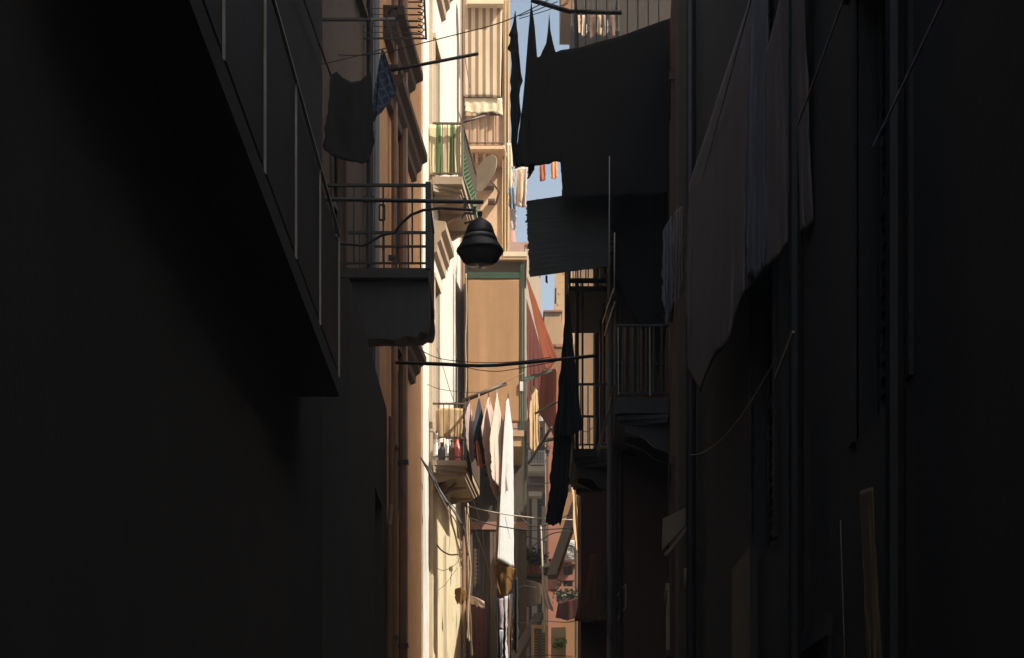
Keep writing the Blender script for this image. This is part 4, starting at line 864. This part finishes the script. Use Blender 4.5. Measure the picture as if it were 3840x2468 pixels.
# ---- right near grey sheets
cloth('grey_sheet', 'larger grey brown sheet sliding down its line on the right', 'sheet', 'grey_cotton', [(1614, 432, 1604, 850, 14.9), (1622, 405, 1620, 895, 14.6), (1660, 290, 1640, 912, 13.6), (1690, 195, 1665, 850, 13.0), (1720, 105, 1700, 800, 12.4), (1752, 5, 1735, 700, 12.0), (1775, -60, 1765, 660, 11.7)], 13, .1, 6, 44, 7, 8, seed=3.3)
cloth('grey_sheet', 'bluish fold of sheet between the two grey ones on the right', 'sheet', 'blue_grey_cotton', [(1757, -10, 1742, 640, 11.85), (1775, -60, 1770, 655, 11.5), (1798, -130, 1795, 620, 11.2)], 11.6, .07, 4, 40, 7, 6, seed=8.3)
cloth('grey_sheet', 'grey sheet with the pointed lower corner nearest on the right', 'sheet', 'grey_cotton', [(1792, 130, 1790, 640, 11.0), (1815, 40, 1810, 610, 10.7), (1838, -60, 1850, 570, 10.4), (1858, -100, 1880, 545, 10.1), (1872, -150, 1906, 520, 9.9)], 10.5, .08, 5, 44, 7, 6, seed=5.2)
for i, q in enumerate(([(1552, 540, 1550, 700), (1562, 520, 1560, 770), (1572, 505, 1575, 720)], [(1576, 498, 1572, 690), (1588, 488, 1585, 730), (1598, 480, 1600, 660)])):
    cloth('small_cloth', ['slim grey cloth farthest along the right washing line', 'slim brownish cloth before the slim grey one on the right line'][i], 'cloth', ['blue_grey_cotton', 'grey_cotton'][i], q, 16.3 - .4 * i, .06, 3, 24, 6, 6)
cloth('brown_cloth', 'brown cloth hanging low by the right edge of the street', 'cloth', 'ochre_cotton', [(2012, 1150, 2030, 1560, 8.0), (2026, 1145, 2045, 1570, 7.9), (2042, 1140, 2066, 1560, 7.8)], 7.9, .03, 3, 36, 6, 3)

# ---- far end, in the shade at the bottom
for (x0, x1, y0, y1, m), lab in (((1167, 1183, 1402, 1470, 'lilac_cotton'), 'pale lilac shirt hanging among the dark trousers'), ((1166, 1178, 1475, 1560, 'white_cotton'), 'white towel low among the dark trousers'), ((1180, 1196, 1396, 1560, 'white_cotton'), 'white cloth in the middle of the dark trousers'), ((1190, 1204, 1392, 1445, 'white_cotton'), 'white vest hanging right of the dark trousers')):
    cloth('white_cloth', lab, 'cloth', m, [(x0, y0, x0 - 1, y1), ((x0 + x1) / 2, y0 - 2, (x0 + x1) / 2, y1 + 3), (x1, y0, x1 + 1, y1)], 30.6, .03, 1, 18, 5, 3)
for i, q in enumerate(([(1160, 1400, 1162, 1560), (1164, 1398, 1168, 1560), (1168, 1402, 1170, 1560)], [(1178, 1440, 1176, 1570), (1183, 1430, 1183, 1570)], [(1190, 1395, 1186, 1500), (1195, 1410, 1195, 1570), (1198, 1440, 1199, 1570)], [(1202, 1352, 1203, 1520), (1207, 1350, 1208, 1528), (1212, 1353, 1211, 1524)])):
    cloth('dark_trousers', ['black trouser leg left of the white towel', 'narrow black sock between the white cloths', 'dark maroon trousers in front of the white vest', 'long black garment right of the white vest'][i], 'trousers', ['black_cotton', 'black_cotton', 'mocha_cotton', 'black_cotton'][i], q, 30.3, .03, 1, 22, 5, 5)
cloth('mustard_cloth', 'mustard patterned cloth just below the white sheet', 'cloth', 'mustard', [(1154, 1325, 1160, 1370, 31.9), (1170, 1318, 1172, 1395, 31.8), (1186, 1322, 1184, 1394, 31.8), (1204, 1330, 1196, 1380, 31.9)], 31.8, .05, 2, 16, 7, 4)
cloth('pink_awning', 'dusty pink awning stretched low behind the dark trousers', 'awning', 'cream_cotton', [(1208, 1352, 1208, 1415, 38), (1230, 1356, 1230, 1420, 37.8), (1250, 1360, 1252, 1418, 37.6), (1266, 1366, 1266, 1412, 37.5)], 38, .03, 2, 14, 7, 1.5)
cloth('pink_towel', 'dusty pink towel hanging at the end of the low awning', 'towel', 'lilac_cotton', [(1262, 1366, 1274, 1420, 36.5), (1272, 1372, 1284, 1424, 36.4), (1280, 1380, 1296, 1432, 36.4)], 36, .04, 2, 16, 6, 2)
cloth('red_cloth', 'dark red curtain in a doorway low on the left of the trousers', 'curtain', 'maroon_cotton', [(1106, 1420, 1106, 1560), (1122, 1415, 1122, 1560), (1138, 1422, 1138, 1560)], 36.9, .04, 3, 16, 7, 2)
cloth('red_cloth', 'pink and red bundle hanging over a low railing', 'cloth', 'rose_cotton', [(1094, 1392, 1100, 1412, 36), (1115, 1398, 1118, 1420, 35.8), (1134, 1408, 1136, 1424, 35.8)], 36, .05, 2, 10, 6, 3)
cloth('yellow_cloth', 'crumpled yellow cloth at the corner of the sunny wall', 'cloth', 'mustard', [(1064, 1378, 1066, 1408, 33.4), (1078, 1374, 1078, 1416, 33.3), (1092, 1384, 1090, 1406, 33.4)], 33.4, .05, 2, 12, 6, 4)
# louvred shutter, crates, plants, AC unit, small lamp
t = thing('louvred_shutter', 'tan louvred shutter standing open at the bottom of the view', 'shutter', P(1270, 1560, 34.6))
q0, q1 = X(1243, 34.6), X(1283, 34.6); zb, zt = 0.6 + H(1560, 34.6) - 1.2, H(1462, 34.6)
mb = MB(); 
for x in (q0, q1 - .06): mb.box((x, 34.6, zb), (x + .06, 34.65, zt))
mb.box((q0 + .061, 34.6, zt - .07), (q1 - .061, 34.65, zt)); mb.box((q0 + .061, 34.6, zb), (q1 - .061, 34.65, zb + .08)); mb.build('frame', 'tan_plaster', t)
mb = MB(); n = int((zt - zb - .2) / .055)
for i in range(n):
    z = zb + .09 + i * .055; mb.add([(q0 + .062, 34.605, z), (q1 - .062, 34.605, z), (q1 - .062, 34.64, z + .045), (q0 + .062, 34.64, z + .045)], [(0, 1, 2, 3)])
mb.build('slats', 'brown_wall', t, solid=.008)
t = thing('planter_ledge', 'stone ledge under the plants beside the white sheet', 'ledge', P(1235, 1345, 39)); MB().box((X(1204, 39), 39, H(1350, 39)), (X(1268, 39), 39.6, H(1342, 39))).build('shelf', 'grimy_plaster', t); MB().box((X(1206, 39), 39.05, H(1362, 39)), (X(1266, 39), 39.55, H(1351, 39))).build('support', 'grimy_plaster', t)
rnd = random.Random(5)
for i, px in enumerate((1211, 1222, 1234, 1246, 1258)):
    c = P(px, 1342, 39.25); c.z = H(1342, 39) + .001
    t = thing('potted_plant', ['bushy plant in the pot next to the white sheet', 'low dense plant second from the white sheet', 'middle plant of the row with red flowers', 'tall leafy plant on the ledge near the pale cord', 'last plant of the row under the small street lamp'][i], 'plant', c, 'plants on the ledge at the street end')
    MB().lathe([(.075, 0), (.1, .17), (.115, .172), (.115, .2), (.09, .2)], c, 14).build('pot', 'terracotta', t)
    foliage(MB(), c + Vector((0, 0, .38 + .05 * (i % 3))), .27, 230, .085).build('foliage', 'leaf', t)
    mb = MB()
    for k in range(4): mb.tube([c + Vector((0, 0, .15)), c + Vector((rnd.uniform(-.1, .1), rnd.uniform(-.1, .1), .42))], .006, 4)
    mb.build('stem', 'leaf', t)
    if i in (1, 2, 4): foliage(MB(), c + Vector((0, 0, .4)), .24, 14, .05).build('flowers', 'flower', t)
hbp = H(1091, 47.3) + .001
for i, px in enumerate((1243, 1256, 1268)):
    c = Vector((X(px, 47.6), 47.6, hbp)); t = thing('potted_plant', ['plant at the dark end of the white balcony', 'reddish plant in the middle of the white balcony', 'plant at the pale cord end of the white balcony'][i], 'plant', c, 'plants on the white far balcony')
    MB().lathe([(.08, 0), (.11, .2), (.12, .22)], c, 12).build('pot', 'terracotta', t)
    foliage(MB(), c + Vector((0, 0, .5)), .3, 160, .09).build('foliage', 'leaf', t)
    if i == 1: foliage(MB(), c + Vector((0, 0, .5)), .28, 40, .06).build('flowers', 'flower', t)
t = thing('air_conditioner', 'pale air conditioning unit on the yellow wall', 'air conditioner', P(1337, 1290, 49.6))
MB().box((X(1321, 49.5), 49.5, H(1310, 49.5)), (X(1355, 49.5), 49.9, H(1264, 49.5))).build('casing', 'white_paint', t, bevel=.02)
c = P(1334, 1288, 49.48); mb = MB()
for r in (.06, .11, .16, .2): mb.tube([c + Vector((r * math.cos(a * math.pi / 10), 0, r * math.sin(a * math.pi / 10))) for a in range(21)], .008, 4)
mb.build('fan_grille', 'iron', t)
for px in (1324, 1350): MB().box((X(px, 49.5), 49.5, H(1316, 49.5)), (X(px + 2, 49.5), 49.99, H(1311, 49.5))).build('bracket', 'iron', t)
MB().box((X(1344, 49.5), 49.49, H(1308, 49.5)), (X(1353, 49.5), 49.498, H(1290, 49.5))).build('badge_plate', 'rose_plaster', t)
c = P(1278, 1322, 37); t = thing('street_lamp', 'small round pale street lamp hanging over the plant ledge', 'street lamp', c)
MB().lathe([(.01, .04), (.05, .03), (.13, -.02), (.155, -.06), (.15, -.08)], c, 20).build('hood', 'zinc', t, True)
MB().lathe([(.14, -.081), (.145, -.13), (.1, -.2), (.03, -.23), (.002, -.232)], c, 20).build('glass_bowl', 'lamp_glass', t, True)
MB().tube([c + Vector((0, 0, .04)), c + Vector((0, 0, .5)), c + Vector((-.4, 0, .62)), Vector((.28, 37.2, c.z + .62))], .014, 6).build('hanger', 'iron', t)
c = P(1312, 1502, 35.4)
t = thing('market_box', 'pale box with bright green stuff by the louvred shutter', 'box', c)
MB().box((X(1290, 35.4), 35.4, H(1560, 35.4)), (X(1324, 35.4), 35.7, H(1468, 35.4))).build('board', 'greybeige', t)
foliage(MB(), P(1308, 1505, 35.3), .16, 120, .07).build('leaves', 'leaf_light', t)
t = thing('flower_trough', 'dark flower trough with trailing leaves below the green window', 'planter', P(1330, 1412, 44)); MB().box((X(1308, 44), 44, H(1440, 44)), (X(1358, 44), 44.4, H(1402, 44))).build('trough', 'mocha_cotton', t)
foliage(MB(), P(1330, 1392, 44.2), .42, 300, .1, .5).build('foliage', 'leaf', t)
cloth('red_cloth', 'dull red shop awning under the flower trough', 'awning', 'maroon_cotton', [(1306, 1412, 1300, 1445, 43.5), (1330, 1405, 1330, 1452, 43.3), (1358, 1396, 1362, 1440, 43.2)], 43, .03, 3, 10, 7, 2)
# thin haze added to lift the black level of the alley
hm = bpy.data.materials.new('haze'); hm.use_nodes = True; hn = hm.node_tree; hn.nodes.clear()
ho_ = hn.nodes.new('ShaderNodeOutputMaterial'); hv = hn.nodes.new('ShaderNodeVolumePrincipled')
hv.inputs['Color'].default_value = (.93, .92, .9, 1); hv.inputs['Density'].default_value = .0023; hv.inputs['Anisotropy'].default_value = 0
hn.links.new(hv.outputs[0], ho_.inputs['Volume']); M['haze'] = hm
hz_ = MB().box((-620, -620, -1), (620, 620, 42)).build('haze', 'haze'); hz_['kind'] = 'stuff'

# ================================================================== CAMERA, LIGHT, SKY
cam = bpy.data.cameras.new('camera'); co = bpy.data.objects.new('camera', cam); COL.objects.link(co)
co.location = (0, 0, EYE); co.rotation_euler = (R(90), 0, 0)
cam.sensor_width = 36; cam.lens = 36 * 4000 / 2396; cam.shift_x = (1198 - 1200) / 2396; cam.shift_y = (2000 - 770) / 2396
cam.clip_end = 8000; SC.camera = co
SUN = Vector((.80, -.44, 0)).normalized(); EL = R(48)
sd = bpy.data.lights.new('sun', 'SUN'); so = bpy.data.objects.new('sun', sd); COL.objects.link(so)
sd.energy = 4.2; sd.angle = R(.5); sd.color = (1, .93, .82)
to = Vector((SUN.x * math.cos(EL), SUN.y * math.cos(EL), math.sin(EL)))
so.rotation_euler = to.to_track_quat('Z', 'Y').to_euler(); so.location = (20, -10, 40)
w = bpy.data.worlds.new('World'); SC.world = w; w.use_nodes = True; nt = w.node_tree
sky = nt.nodes.new('ShaderNodeTexSky'); sky.sky_type = 'NISHITA'; sky.sun_disc = False
sky.sun_elevation = EL; sky.sun_rotation = math.atan2(SUN.x, SUN.y); sky.dust_density = 4.0; sky.ozone_density = 1.0
bg = nt.nodes['Background']; tint = nt.nodes.new('ShaderNodeMix'); tint.data_type = 'RGBA'; tint.blend_type = 'MULTIPLY'; tint.inputs[0].default_value = 1
tint.inputs[7].default_value = (1.02, 1.0, .89, 1); nt.links.new(sky.outputs[0], tint.inputs[6]); nt.links.new(tint.outputs[2], bg.inputs[0]); bg.inputs[1].default_value = .088
SC.view_settings.view_transform = 'Standard'; SC.view_settings.look = 'None'; SC.view_settings.exposure = 1.35; SC.view_settings.gamma = 1
SC.cycles.max_bounces = 10; SC.cycles.diffuse_bounces = 8; SC.cycles.use_denoising = True
SC.cycles.sample_clamp_indirect = 4
